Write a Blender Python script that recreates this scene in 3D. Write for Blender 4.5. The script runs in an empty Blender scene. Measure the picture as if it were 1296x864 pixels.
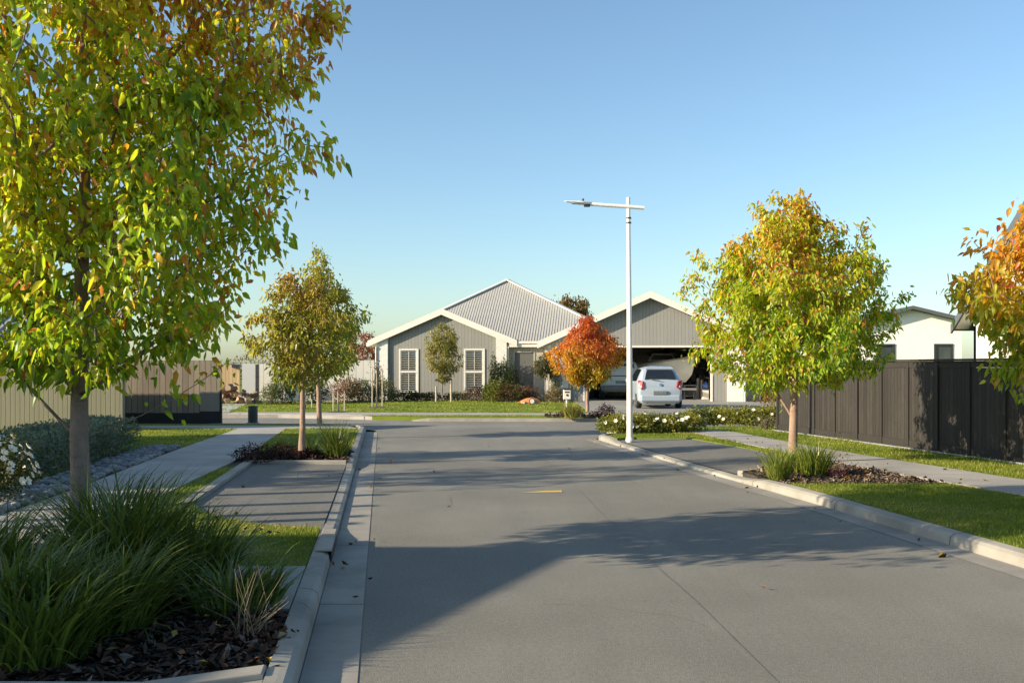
import bpy, bmesh, math, random
import numpy as np
from mathutils import Vector, Matrix

random.seed(7)
RNG = np.random.default_rng(11)
R = math.radians
SC = bpy.context.scene
COL = SC.collection
H = 1.57           # eye height above the road
F = 1260.0         # focal length in photo pixels (35 mm on a 36 mm sensor, 1296 px wide)
CX, HY = 648.0, 465.0


def G(px, py, z=0.0):
    """pixel of the photo -> point on the horizontal plane at height z"""
    d = F * (H - z) / (py - HY)
    return ((px - CX) / F * d, d, z)


def PX(px, Y):
    return (px - CX) / F * Y


def PZ(py, Y):
    return H + (HY - py) / F * Y


# ------------------------------------------------------------------ materials
def new_mat(name):
    m = bpy.data.materials.new(name)
    m.use_nodes = True
    nt = m.node_tree
    nt.nodes.clear()
    out = nt.nodes.new('ShaderNodeOutputMaterial')
    b = nt.nodes.new('ShaderNodeBsdfPrincipled')
    nt.links.new(b.outputs[0], out.inputs[0])
    return m, nt, b, out


def c4(c):
    return (c[0], c[1], c[2], 1.0)


def mixrgb(nt, fac, a, b, mode='MIX'):
    n = nt.nodes.new('ShaderNodeMix')
    n.data_type = 'RGBA'
    n.blend_type = mode
    for sock, v in ((n.inputs[0], fac), (n.inputs[6], a), (n.inputs[7], b)):
        if hasattr(v, 'is_linked') or hasattr(v, 'links'):
            nt.links.new(v, sock)
        elif isinstance(v, (int, float)):
            sock.default_value = v
        else:
            sock.default_value = c4(v)
    return n.outputs[2]


def noise(nt, scale, detail=4.0, rough=.6, vec=None, stretch=None):
    if vec is None:
        tc = nt.nodes.new('ShaderNodeTexCoord')
        vec = tc.outputs['Object']
    if stretch:
        mp = nt.nodes.new('ShaderNodeMapping')
        mp.inputs['Scale'].default_value = stretch
        nt.links.new(vec, mp.inputs[0])
        vec = mp.outputs[0]
    n = nt.nodes.new('ShaderNodeTexNoise')
    n.inputs['Scale'].default_value = scale
    n.inputs['Detail'].default_value = detail
    n.inputs['Roughness'].default_value = rough
    nt.links.new(vec, n.inputs['Vector'])
    return n.outputs[0]


def ramp(nt, val, a, b):
    n = nt.nodes.new('ShaderNodeMapRange')
    n.inputs[1].default_value = a
    n.inputs[2].default_value = b
    n.clamp = True
    nt.links.new(val, n.inputs[0])
    return n.outputs[0]


def mnode(nt, op, a, b=0.0, c=0.0):
    n = nt.nodes.new('ShaderNodeMath')
    n.operation = op
    for i, v in enumerate((a, b, c)):
        if isinstance(v, (int, float)):
            n.inputs[i].default_value = v
        else:
            nt.links.new(v, n.inputs[i])
    return n.outputs[0]


def bump(nt, bsdf, height, strength=.3, dist=.01):
    n = nt.nodes.new('ShaderNodeBump')
    n.inputs['Strength'].default_value = strength
    n.inputs['Distance'].default_value = dist
    nt.links.new(height, n.inputs['Height'])
    nt.links.new(n.outputs[0], bsdf.inputs['Normal'])
    return n


def simple(name, col, rough=.6, metal=0.0, var=.12, scale=6.0, bmp=0.0, bscale=60.0, spec=.5, coat=0.0):
    m, nt, b, o = new_mat(name)
    f = ramp(nt, noise(nt, scale, 5), .3, .7)
    dk = tuple(x * (1 - var) for x in col)
    lt = tuple(min(1, x * (1 + var)) for x in col)
    nt.links.new(mixrgb(nt, f, dk, lt), b.inputs['Base Color'])
    b.inputs['Roughness'].default_value = rough
    b.inputs['Metallic'].default_value = metal
    b.inputs['Specular IOR Level'].default_value = spec
    if coat:
        b.inputs['Coat Weight'].default_value = coat
        b.inputs['Coat Roughness'].default_value = .06
    if bmp:
        bump(nt, b, noise(nt, bscale, 6), bmp)
    return m


def asphalt(name, base, patchy=.2, joint=None):
    m, nt, b, o = new_mat(name)
    big = ramp(nt, noise(nt, .35, 4), .3, .7)
    c = mixrgb(nt, big, [x * (1 - patchy) for x in base], [x * (1 + patchy) for x in base])
    # long faint wear streaks running along the road
    st = ramp(nt, noise(nt, 1.0, 4, .6, None, (2.2, .16, 1)), .42, .62)
    c = mixrgb(nt, mnode(nt, 'MULTIPLY', st, .28), c, [x * .74 for x in base])
    pale = ramp(nt, noise(nt, .8, 5, .7, None, (1.3, .5, 1)), .55, .72)
    c = mixrgb(nt, mnode(nt, 'MULTIPLY', pale, .35), c, [x * 1.3 for x in base])
    fine = ramp(nt, noise(nt, 140, 2, .7), .33, .67)
    c = mixrgb(nt, fine, c, mixrgb(nt, 1.0, c, (.48, .48, .49), 'MULTIPLY'))
    ch = ramp(nt, noise(nt, 210, 1, .5), .60, .70)
    c = mixrgb(nt, mnode(nt, 'MULTIPLY', ch, .55), c, (.52, .5, .45))
    oil = ramp(nt, noise(nt, 1.6, 3, .5, None, (1, .45, 1)), .66, .74)
    c = mixrgb(nt, mnode(nt, 'MULTIPLY', oil, .3), c, [x * .55 for x in base])
    mid = ramp(nt, noise(nt, 11, 6, .7), .58, .7)
    c = mixrgb(nt, mnode(nt, 'MULTIPLY', mid, .22), c, [x * .55 for x in base])
    mot = ramp(nt, noise(nt, 34, 5, .75), .32, .68)
    c = mixrgb(nt, mot, mixrgb(nt, 1.0, c, (.80, .80, .81), 'MULTIPLY'), mixrgb(nt, 1.0, c, (1.13, 1.13, 1.12), 'MULTIPLY'))
    nt.links.new(c, b.inputs['Base Color'])
    b.inputs['Roughness'].default_value = .85
    b.inputs['Specular IOR Level'].default_value = .3
    bump(nt, b, noise(nt, 120, 4, .75), .8, .008)
    return m


def concrete(name, base, joint=0.0, axis=1, stain=.3):
    m, nt, b, o = new_mat(name)
    f = ramp(nt, noise(nt, 1.2, 6, .65), .3, .72)
    c = mixrgb(nt, f, [x * (1 - stain) for x in base], [x * 1.12 for x in base])
    f2 = ramp(nt, noise(nt, 45, 4, .7), .35, .7)
    c = mixrgb(nt, mnode(nt, 'MULTIPLY', f2, .3), c, [x * .7 for x in base])
    sp = ramp(nt, noise(nt, 9, 5, .75), .62, .72)
    c = mixrgb(nt, mnode(nt, 'MULTIPLY', sp, .35), c, (.1, .095, .085))
    h = noise(nt, 90, 4, .7)
    if joint:
        tc = nt.nodes.new('ShaderNodeTexCoord')
        sx = nt.nodes.new('ShaderNodeSeparateXYZ')
        nt.links.new(tc.outputs['Object'], sx.inputs[0])
        fr = mnode(nt, 'FRACT', mnode(nt, 'DIVIDE', sx.outputs[axis], joint))
        d = mnode(nt, 'ABSOLUTE', mnode(nt, 'SUBTRACT', fr, .5))
        line = mnode(nt, 'GREATER_THAN', d, .5 - .012 / joint * .5 * 1.4)
        c = mixrgb(nt, mnode(nt, 'MULTIPLY', line, .75), c, (.05, .05, .045))
    nt.links.new(c, b.inputs['Base Color'])
    b.inputs['Roughness'].default_value = .85
    b.inputs['Specular IOR Level'].default_value = .3
    bump(nt, b, h, .25, .004)
    return m


def boards(name, base, pitch, groove=.012, axis=0, var=.1, groove_col=None, grain=0.0, rough=.7):
    """boards of given pitch with dark gap lines put in by colour and bump and one tone per board"""
    m, nt, b, o = new_mat(name)
    tc = nt.nodes.new('ShaderNodeTexCoord')
    sx = nt.nodes.new('ShaderNodeSeparateXYZ')
    nt.links.new(tc.outputs['Object'], sx.inputs[0])
    u = mnode(nt, 'DIVIDE', sx.outputs[axis], pitch)
    fl = mnode(nt, 'FLOOR', u)
    fr = mnode(nt, 'FRACT', u)
    wn = nt.nodes.new('ShaderNodeTexWhiteNoise')
    wn.noise_dimensions = '1D'
    nt.links.new(fl, wn.inputs['W'])
    c = mixrgb(nt, wn.outputs[0], [x * (1 - var) for x in base], [min(1, x * (1 + var)) for x in base])
    st = (9, 9, .7) if axis in (0, 1) else (.7, .7, 9)
    gr = ramp(nt, noise(nt, 4, 6, .7, None, st), .3, .7)
    c = mixrgb(nt, mnode(nt, 'MULTIPLY', gr, max(grain, .08)), c, [x * .45 for x in base])
    bl = ramp(nt, noise(nt, 1.3, 5, .7), .45, .75)
    c = mixrgb(nt, mnode(nt, 'MULTIPLY', bl, .12 + grain * .3), c, [min(1, x * 1.35) for x in base])
    g = groove / pitch / 2
    d = mnode(nt, 'ABSOLUTE', mnode(nt, 'SUBTRACT', fr, .5))
    line = ramp(nt, d, .5 - g * 1.3, .5 - g * .7)
    c = mixrgb(nt, line, c, groove_col or [x * .35 for x in base])
    nt.links.new(c, b.inputs['Base Color'])
    b.inputs['Roughness'].default_value = rough
    b.inputs['Specular IOR Level'].default_value = .3
    hh = mnode(nt, 'SUBTRACT', mnode(nt, 'MULTIPLY', gr, .12), line)
    bump(nt, b, hh, .6, .012)
    return m


def brickmat(name, base, mortar, w=.23, h=.086):
    m, nt, b, o = new_mat(name)
    tc = nt.nodes.new('ShaderNodeTexCoord')
    mp = nt.nodes.new('ShaderNodeMapping')
    mp.inputs['Rotation'].default_value = (R(90), 0, 0)
    nt.links.new(tc.outputs['Object'], mp.inputs[0])
    br = nt.nodes.new('ShaderNodeTexBrick')
    br.inputs['Scale'].default_value = 1.0
    br.inputs['Brick Width'].default_value = w
    br.inputs['Row Height'].default_value = h
    br.inputs['Mortar Size'].default_value = .007
    br.inputs['Color1'].default_value = c4(base)
    br.inputs['Color2'].default_value = c4([x * .88 for x in base])
    br.inputs['Mortar'].default_value = c4(mortar)
    nt.links.new(mp.outputs[0], br.inputs['Vector'])
    nt.links.new(br.outputs[0], b.inputs['Base Color'])
    b.inputs['Roughness'].default_value = .8
    bump(nt, b, br.outputs[1], -.5, .006)
    return m


def leafmat(name, trans=.45, rough=.45, gloss=.35):
    m, nt, b, o = new_mat(name)
    at = nt.nodes.new('ShaderNodeAttribute')
    at.attribute_name = 'col'
    n = ramp(nt, noise(nt, 60, 3), .3, .7)
    c = mixrgb(nt, n, at.outputs[0], mixrgb(nt, 1.0, at.outputs[0], (.78, .8, .8), 'MULTIPLY'))
    nt.links.new(c, b.inputs['Base Color'])
    b.inputs['Roughness'].default_value = rough
    b.inputs['Specular IOR Level'].default_value = gloss
    tr = nt.nodes.new('ShaderNodeBsdfTranslucent')
    tc = mixrgb(nt, 1.0, c, (1.25, 1.25, .75), 'MULTIPLY')
    nt.links.new(tc, tr.inputs[0])
    ms = nt.nodes.new('ShaderNodeMixShader')
    ms.inputs[0].default_value = trans
    nt.links.new(b.outputs[0], ms.inputs[1])
    nt.links.new(tr.outputs[0], ms.inputs[2])
    nt.links.new(ms.outputs[0], o.inputs[0])
    return m


def barkmat(name, base, pale):
    m, nt, b, o = new_mat(name)
    f = ramp(nt, noise(nt, 9, 6, .7, None, (1, 1, .35)), .35, .7)
    c = mixrgb(nt, f, base, pale)
    f2 = ramp(nt, noise(nt, 16, 5, .7, None, (.5, .5, 3)), .58, .7)
    c = mixrgb(nt, mnode(nt, 'MULTIPLY', f2, .7), c, [x * .4 for x in base])
    nt.links.new(c, b.inputs['Base Color'])
    b.inputs['Roughness'].default_value = .8
    bump(nt, b, noise(nt, 22, 7, .75, None, (1, 1, .5)), .7, .02)
    return m


def grassmat(name, a, bcol, dry):
    m, nt, b, o = new_mat(name)
    f = ramp(nt, noise(nt, 1.1, 5, .65), .3, .7)
    c = mixrgb(nt, f, a, bcol)
    f2 = ramp(nt, noise(nt, 30, 5, .75), .35, .7)
    c = mixrgb(nt, mnode(nt, 'MULTIPLY', f2, .55), c, [x * .45 for x in a])
    f3 = ramp(nt, noise(nt, 2.3, 5, .7), .55, .75)
    c = mixrgb(nt, mnode(nt, 'MULTIPLY', f3, .45), c, dry)
    nt.links.new(c, b.inputs['Base Color'])
    b.inputs['Roughness'].default_value = .9
    b.inputs['Specular IOR Level'].default_value = .15
    bump(nt, b, noise(nt, 70, 5, .8), 1.0, .03)
    return m


M = {}
M['road'] = asphalt('road asphalt', (.285, .272, .232))
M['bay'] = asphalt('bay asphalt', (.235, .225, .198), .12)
M['lane'] = asphalt('lane asphalt', (.29, .275, .24), .12)
M['path'] = concrete('path concrete', (.40, .375, .335), 1.5)
M['kerb'] = concrete('kerb concrete', (.39, .365, .315), 2.2, stain=.45)
M['channel'] = concrete('channel concrete', (.35, .325, .285), 2.2, stain=.42)
M['drive'] = concrete('driveway concrete', (.27, .265, .245), 3.0, stain=.18)
M['pad'] = concrete('pad concrete', (.5, .49, .47))
M['paint'] = simple('road paint', (.62, .42, .10), .7, var=.25, scale=30, bmp=.3)
M['lawn'] = grassmat('lawn turf', (.16, .215, .025), (.21, .275, .034), (.33, .29, .09))
M['soil'] = simple('dark soil', (.05, .04, .032), .95, var=.5, scale=18, bmp=.8, bscale=30)
M['mulch'] = leafmat('bark mulch', 0.0, .8, .2)
M['blade'] = leafmat('grass blades', .4, .5, .25)
M['leaf'] = leafmat('autumn leaves', .60, .36, .6)
M['shrubleaf'] = leafmat('shrub leaves', .38, .45, .35)
M['strap'] = leafmat('strap leaves', .3, .38, .5)
M['petal'] = simple('white petals', (.82, .78, .66), .6, var=.05)
M['bark_grey'] = barkmat('grey bark', (.15, .11, .095), (.27, .21, .175))
M['bark_pink'] = barkmat('pinkish bark', (.26, .165, .115), (.40, .28, .205))
M['stake'] = simple('weathered stake timber', (.42, .36, .27), .85, var=.25, scale=12, bmp=.3)
M['stalk'] = simple('dry stalk', (.22, .17, .11), .85)
M['crack'] = simple('asphalt crack', (.12, .115, .10), .9)
M['siding'] = boards('grey weatherboard', (.25, .248, .232), .15, .014, 0, .03, (.17, .165, .15))
M['cream'] = boards('cream ribbed cladding', (.215, .208, .145), .11, .016, 0, .03, (.12, .115, .075))
M['brick'] = brickmat('white painted brick', (.72, .70, .65), (.54, .52, .48))
M['trim'] = simple('off white trim', (.66, .635, .58), .45, var=.04)
M['roofing'] = simple('pale grey roofing steel', (.41, .395, .355), .45, var=.05, scale=2, spec=.4)
M['roofing_lilac'] = simple('grey roofing steel', (.30, .31, .34), .4, var=.06, scale=2)
M['roof_dark'] = simple('charcoal roofing steel', (.10, .108, .12), .4, var=.1, scale=2)
M['gutter_blue'] = simple('slate blue gutter', (.07, .10, .15), .4)
M['white_wall'] = simple('white render', (.80, .78, .735), .8, var=.03, scale=3, bmp=.1)
M['cream_wall'] = simple('cream render', (.70, .67, .58), .8, var=.04, scale=3, bmp=.1)
M['door_grey'] = simple('grey door paint', (.115, .112, .105), .5, var=.05)
M['porch'] = simple('porch wall paint', (.36, .34, .29), .8, var=.04)
M['dark'] = simple('dark frame paint', (.035, .037, .04), .4)
M['glass'] = simple('window glass', (.05, .06, .065), .06, var=.3, scale=1.5, spec=.8)
M['shutter'] = simple('white shutter slats', (.62, .61, .58), .5, var=.04)
M['blackfence'] = boards('black stained palings', (.044, .039, .033), .105, .009, 1, .32, (.012, .012, .012), .8, .75)
M['blackpost'] = boards('black stained posts', (.038, .034, .030), 3.0, .0001, 1, .1, None, .5, .75)
M['brownfence'] = boards('brown timber palings', (.27, .225, .175), .15, .012, 0, .2, (.05, .04, .03), .5, .85)
M['flat_black'] = simple('flat black', (.012, .013, .016), .6, var=.2)
M['tanfence'] = boards('new tan timber palings', (.52, .37, .21), .15, .012, 0, .14, (.2, .13, .07), .35, .85)
M['greyfence'] = boards('pale grey fence boards', (.60, .58, .53), .3, .014, 0, .03, (.24, .23, .21))
M['greygate'] = simple('pale grey gate panel', (.46, .46, .46), .5, var=.03)
M['galv'] = simple('white powder coated steel', (.80, .785, .74), .35, var=.03, spec=.5)
M['lens'] = simple('lamp lens', (.35, .36, .37), .15)
M['darkmetal'] = simple('dark metal', (.06, .06, .062), .4, .6)
M['carwhite'] = simple('silver blue car paint', (.34, .40, .46), .3, var=.02, coat=.6)
M['cargreen'] = simple('grey green car paint', (.40, .47, .44), .3, var=.02, coat=.6)
M['cargrey'] = simple('dark grey car trim', (.12, .125, .12), .5)
M['tyre'] = simple('tyre rubber', (.02, .02, .02), .85, var=.2, bmp=.2)
M['rim'] = simple('alloy rim', (.5, .5, .5), .3, .8)
M['carglass'] = simple('car window glass', (.014, .018, .022), .04, var=.2, scale=2, spec=.9)
M['redlamp'] = simple('red lamp lens', (.32, .018, .022), .15, var=.2, scale=20, spec=.6)
M['clearlamp'] = simple('clear lamp lens', (.6, .45, .42), .15)
M['plate'] = simple('number plate', (.14, .17, .19), .4, var=.2)
M['chrome'] = simple('chrome', (.7, .7, .7), .15, 1.0)
M['boat'] = simple('boat gelcoat', (.80, .75, .65), .3, var=.04, coat=.3)
M['boatgrey'] = simple('boat grey trim', (.30, .30, .29), .4)
M['cardboard'] = simple('cardboard', (.30, .19, .10), .85, var=.15)
M['bluebag'] = simple('blue plastic', (.08, .18, .45), .4)
M['garagewall'] = simple('garage plaster', (.58, .56, .53), .85, var=.05)
M['orange'] = simple('orange plastic', (.62, .20, .05), .4, var=.06)
M['greyplastic'] = simple('grey plastic', (.35, .35, .34), .5)
M['pebble'] = leafmat('river stones', 0.0, .65, .3)
M['wood'] = simple('cut firewood', (.27, .165, .095), .85, var=.35, scale=9, bmp=.4)
M['woodend'] = simple('firewood cut face', (.42, .30, .19), .85, var=.25, scale=20)
M['pedestal'] = simple('dark green plastic', (.022, .034, .032), .5)
M['stone'] = simple('pale grey stone', (.32, .33, .34), .8, var=.2, bmp=.4)
M['tar'] = simple('tar joint', (.205, .197, .168), .85, var=.3)


# ------------------------------------------------------------------ mesh builder
class MB:
    def __init__(self):
        self.v, self.f, self.m = [], [], []

    def add(self, vs, fs, mi=0):
        o = len(self.v)
        self.v += [tuple(p) for p in vs]
        self.f += [tuple(i + o for i in f) for f in fs]
        self.m += [mi] * len(fs)
        return self

    def box(self, x0, x1, y0, y1, z0, z1, mi=0):
        return self.add([(x0, y0, z0), (x1, y0, z0), (x1, y1, z0), (x0, y1, z0),
                         (x0, y0, z1), (x1, y0, z1), (x1, y1, z1), (x0, y1, z1)],
                        [(3, 2, 1, 0), (4, 5, 6, 7), (0, 1, 5, 4), (1, 2, 6, 5), (2, 3, 7, 6), (3, 0, 4, 7)], mi)

    def obox(self, c, ax, ay, az, mi=0):
        """oriented box: centre and three half-axis vectors"""
        c, ax, ay, az = map(Vector, (c, ax, ay, az))
        vs = [c + sx * ax + sy * ay + sz * az for sz in (-1, 1) for sx, sy in ((-1, -1), (1, -1), (1, 1), (-1, 1))]
        return self.add(vs, [(3, 2, 1, 0), (4, 5, 6, 7), (0, 1, 5, 4), (1, 2, 6, 5), (2, 3, 7, 6), (3, 0, 4, 7)], mi)

    def bar(self, a, b, w, h, mi=0, up=(0, 0, 1)):
        a, b, up = Vector(a), Vector(b), Vector(up)
        d = (b - a)
        s = d.cross(up)
        if s.length < 1e-5:
            s = Vector((1, 0, 0))
        s.normalize()
        u = s.cross(d).normalized()
        return self.obox((a + b) / 2, s * w / 2, d / 2, u * h / 2, mi)

    def prism(self, poly, vec, mi=0):
        """poly: list of 3-D points (planar), extruded by vec"""
        n = len(poly)
        v = Vector(vec)
        a = [Vector(p) for p in poly]
        vs = a + [p + v for p in a]
        fs = [tuple(range(n - 1, -1, -1)), tuple(range(n, 2 * n))]
        fs += [(i, (i + 1) % n, n + (i + 1) % n, n + i) for i in range(n)]
        return self.add(vs, fs, mi)

    def tube(self, pts, rad, n=8, mi=0, cap=True):
        pts = [Vector(p) for p in pts]
        if not hasattr(rad, '__len__'):
            rad = [rad] * len(pts)
        vs, fs = [], []
        ref = None
        for i, p in enumerate(pts):
            t = (pts[min(i + 1, len(pts) - 1)] - pts[max(i - 1, 0)]).normalized()
            if ref is None:
                ref = Vector((1, 0, 0)) if abs(t.x) < .9 else Vector((0, 1, 0))
            u = (ref - t * ref.dot(t)).normalized()
            ref = u
            w = t.cross(u)
            for k in range(n):
                a = 2 * math.pi * k / n
                vs.append(p + (u * math.cos(a) + w * math.sin(a)) * rad[i])
        for i in range(len(pts) - 1):
            for k in range(n):
                k2 = (k + 1) % n
                fs.append((i * n + k, i * n + k2, (i + 1) * n + k2, (i + 1) * n + k))
        if cap:
            fs.append(tuple(range(n - 1, -1, -1)))
            fs.append(tuple(range((len(pts) - 1) * n, len(pts) * n)))
        return self.add(vs, fs, mi)

    def disc(self, c, axis, r, t, n=20, mi=0):
        c, a = Vector(c), Vector(axis).normalized()
        return self.tube([c - a * t / 2, c + a * t / 2], r, n, mi)

    def sheet(self, poly, z=None, mi=0):
        vs = [(p[0], p[1], z if z is not None else p[2]) for p in poly]
        # keep the face looking up
        ar = sum(vs[i][0] * vs[(i + 1) % len(vs)][1] - vs[(i + 1) % len(vs)][0] * vs[i][1] for i in range(len(vs)))
        if ar < 0:
            vs.reverse()
        return self.add(vs, [tuple(range(len(vs)))], mi)

    def build(self, name, mats, parent=None, bevel=0.0, smooth=False, subsurf=0, label=None):
        me = bpy.data.meshes.new(name)
        w = WL.get(parent.name, Vector()) if parent else Vector()
        me.from_pydata([Vector(p) - w for p in self.v], [], self.f)
        if not isinstance(mats, (list, tuple)):
            mats = [mats]
        for m in mats:
            me.materials.append(m)
        me.polygons.foreach_set('material_index', self.m)
        me.update()
        if smooth:
            me.shade_smooth()
        return link(name, me, parent, bevel, subsurf, label)


WL = {}     # world location of every thing, so that parts can be modelled in place


def link(name, me, parent=None, bevel=0.0, subsurf=0, label=None):
    o = bpy.data.objects.new(name, me)
    COL.objects.link(o)
    if parent is not None:
        o.parent = parent
        WL[o.name] = WL.get(parent.name, Vector())
    if bevel:
        b = o.modifiers.new('bevel', 'BEVEL')
        b.width = bevel
        b.segments = 2
        b.limit_method = 'ANGLE'
    if subsurf:
        s = o.modifiers.new('sub', 'SUBSURF')
        s.levels = s.render_levels = subsurf
    if label:
        o['label'] = label
    return o


def thing(name, label, cat, loc=(0, 0, 0), group=None):
    o = bpy.data.objects.new(name, None)
    COL.objects.link(o)
    o.location = loc
    o.empty_display_size = .2
    WL[o.name] = Vector(loc)
    o['label'] = label
    o['category'] = cat
    if group:
        o['group'] = group
    return o


def tag(o, label, cat, group=None, kind=None):
    o['label'] = label
    o['category'] = cat
    if group:
        o['group'] = group
    if kind:
        o['kind'] = kind
    return o


def struct(name, mb, mat, bevel=0.0):
    o = mb.build(name, mat, None, bevel)
    o['kind'] = 'structure'
    return o


def copy_tree(o, parent=None):
    c = o.copy()
    COL.objects.link(c)
    if parent is not None:
        c.parent = parent
    for ch in [x for x in COL.objects if x.parent == o]:
        copy_tree(ch, c)
    return c


# ------------------------------------------------------------------ foliage tools (numpy)
def unit(a):
    return a / np.maximum(np.linalg.norm(a, axis=-1, keepdims=True), 1e-9)


def np_mesh(name, V, polys_list, cols, mat, parent=None):
    """V (n,3); polys_list = list of int arrays (m,k); cols (n,3)"""
    me = bpy.data.meshes.new(name)
    w = WL.get(parent.name, Vector()) if parent else Vector()
    V = V - np.array(w)
    me.vertices.add(len(V))
    me.vertices.foreach_set('co', V.astype(np.float32).ravel())
    loops = np.concatenate([p.ravel() for p in polys_list]).astype(np.int32)
    starts, s = [], 0
    for p in polys_list:
        starts.append(s + np.arange(len(p)) * p.shape[1])
        s += p.size
    starts = np.concatenate(starts).astype(np.int32)
    me.loops.add(len(loops))
    me.loops.foreach_set('vertex_index', loops)
    me.polygons.add(len(starts))
    me.polygons.foreach_set('loop_start', starts)
    me.update(calc_edges=True)
    me.validate()
    at = me.color_attributes.new('col', 'FLOAT_COLOR', 'POINT')
    c = np.ones((len(V), 4), np.float32)
    c[:, :3] = cols
    at.data.foreach_set('color', c.ravel())
    me.materials.append(mat)
    return link(name, me, parent)


def leaf_arrays(P, D, N, L, W, cols, detail=True, fold=.22, droop=.25):
    """one folded, drooping leaf per row"""
    n = len(P)
    D = unit(D)
    S = unit(np.cross(D, N))
    U = np.cross(S, D)
    L = L[:, None]
    W = W[:, None]
    fold = fold * RNG.uniform(.2, 3.2, (n, 1))
    droop = droop * RNG.uniform(.2, 2.2, (n, 1))
    twist = RNG.normal(0, .5, (n, 1))
    if detail:
        # u along, v across, h height
        T = [(0, 0, 0), (.34, 0, -.6), (.7, 0, -.5), (1, 0, 0), (.28, .95, .3), (.62, .8, .3), (.28, -.95, .3), (.62, -.8, .3)]
        tri = np.array([(0, 1, 4), (2, 3, 5), (0, 6, 1), (2, 7, 3)])
        quad = np.array([(1, 2, 5, 4), (1, 6, 7, 2)])
    else:
        T = [(0, 0, 0), (.5, 0, -.6), (1, 0, 0), (.45, 1, .3), (.45, -1, .3)]
        tri = np.zeros((0, 3), int)
        quad = np.array([(0, 1, 2, 3), (0, 4, 2, 1)])
    k = len(T)
    V = np.zeros((n, k, 3))
    for i, (u, v, h) in enumerate(T):
        V[:, i] = P + D * (u * L) + S * (v * W * .5) + U * (h * fold * W) - np.array([0, 0, 1]) * (droop * u * u * L) + (S + U * .6) * (.45 * twist * u * u * W)
    base = (np.arange(n) * k)[:, None, None]
    pl = [(base + quad[None]).reshape(-1, 4)]
    if len(tri):
        pl.append((base + tri[None]).reshape(-1, 3))
    C = np.repeat(cols[:, None, :], k, 1).reshape(-1, 3)
    return V.reshape(-1, 3), pl, C


def palette(vals, stops):
    """vals in 0..1 -> colours interpolated between stops [(t,(r,g,b))...]"""
    t = np.array([s[0] for s in stops])
    c = np.array([s[1] for s in stops])
    return np.stack([np.interp(vals, t, c[:, i]) for i in range(3)], 1)


def jitter(cols, amt=.2):
    k = RNG.uniform(1 - amt, 1 + amt, (len(cols), 1))
    return np.clip(cols * k, .004, .95)


def strap_arrays(P, az, lean, L, W, cols, seg=5, curl=1.3, fold=0.0):
    """long arching strap leaves: base P, azimuth, lean from vertical at the base, length, width"""
    n = len(P)
    side = np.stack([-np.sin(az), np.cos(az), np.zeros(n)], 1)
    out = np.stack([np.cos(az), np.sin(az), np.zeros(n)], 1)
    tw = RNG.uniform(-.7, .7, n)[:, None]
    side = unit(side * np.cos(tw) + out * np.sin(tw))
    p = P.copy()
    V = np.zeros((n, (seg + 1) * 2, 3))
    for i in range(seg + 1):
        t = i / seg
        w = W * (1 - t ** 2.2) * (.65 + .35 * min(1, t * 4)) + .0006
        V[:, 2 * i] = p + side * (w / 2)[:, None]
        V[:, 2 * i + 1] = p - side * (w / 2)[:, None]
        ang = lean + curl * (t + .5 / seg) ** 1.7
        step = (L / seg)[:, None]
        p = p + (out * np.sin(ang)[:, None] + np.array([0, 0, 1]) * np.cos(ang)[:, None]) * step
    q = np.array([(2 * i, 2 * i + 1, 2 * i + 3, 2 * i + 2) for i in range(seg)])
    base = (np.arange(n) * (seg + 1) * 2)[:, None, None]
    shade = np.linspace(0, 1, seg + 1)
    C = np.repeat(cols[:, None, :], (seg + 1) * 2, 1).reshape(-1, 3)
    return V.reshape(-1, 3), [(base + q[None]).reshape(-1, 4)], C


def in_poly(pts, poly):
    x, y = pts[:, 0], pts[:, 1]
    ins = np.zeros(len(pts), bool)
    n = len(poly)
    for i in range(n):
        x0, y0 = poly[i][0], poly[i][1]
        x1, y1 = poly[(i + 1) % n][0], poly[(i + 1) % n][1]
        c = ((y0 > y) != (y1 > y)) & (x < (x1 - x0) * (y - y0) / (y1 - y0 + 1e-12) + x0)
        ins ^= c
    return ins


def scatter(poly, n):
    a = np.array([[p[0], p[1]] for p in poly])
    lo, hi = a.min(0), a.max(0)
    out = []
    tot = 0
    while tot < n:
        p = RNG.uniform(lo, hi, (n * 2, 2))
        p = p[in_poly(p, a)]
        out.append(p)
        tot += len(p)
        if len(p) == 0:
            break
    return np.concatenate(out)[:n]


def area(poly):
    return abs(sum(poly[i][0] * poly[(i + 1) % len(poly)][1] - poly[(i + 1) % len(poly)][0] * poly[i][1] for i in range(len(poly)))) / 2
# ------------------------------------------------------------------ the ground plan (metres; camera at 0,0)
def EL(Y):                      # left edge of the asphalt
    return -.77 - .13 * (Y - 4.96)


def interp(pts, Y):             # piecewise line given as (Y, x)
    for (a, xa), (b, xb) in zip(pts, pts[1:]):
        if Y <= b or (b, xb) == pts[-1]:
            return xa + (xb - xa) * (Y - a) / (b - a)


RPTS = [(-6, 6.0), (3.8, 4.55), (7.79, 4.0), (11.4, 3.5), (13.98, 3.04), (16.2, 2.66), (21.8, 1.84)]
def ER(Y):
    return interp(RPTS, Y)


def KL(Y):
    return EL(Y) - .44


def KR(Y):
    return ER(Y) + .16


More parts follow.
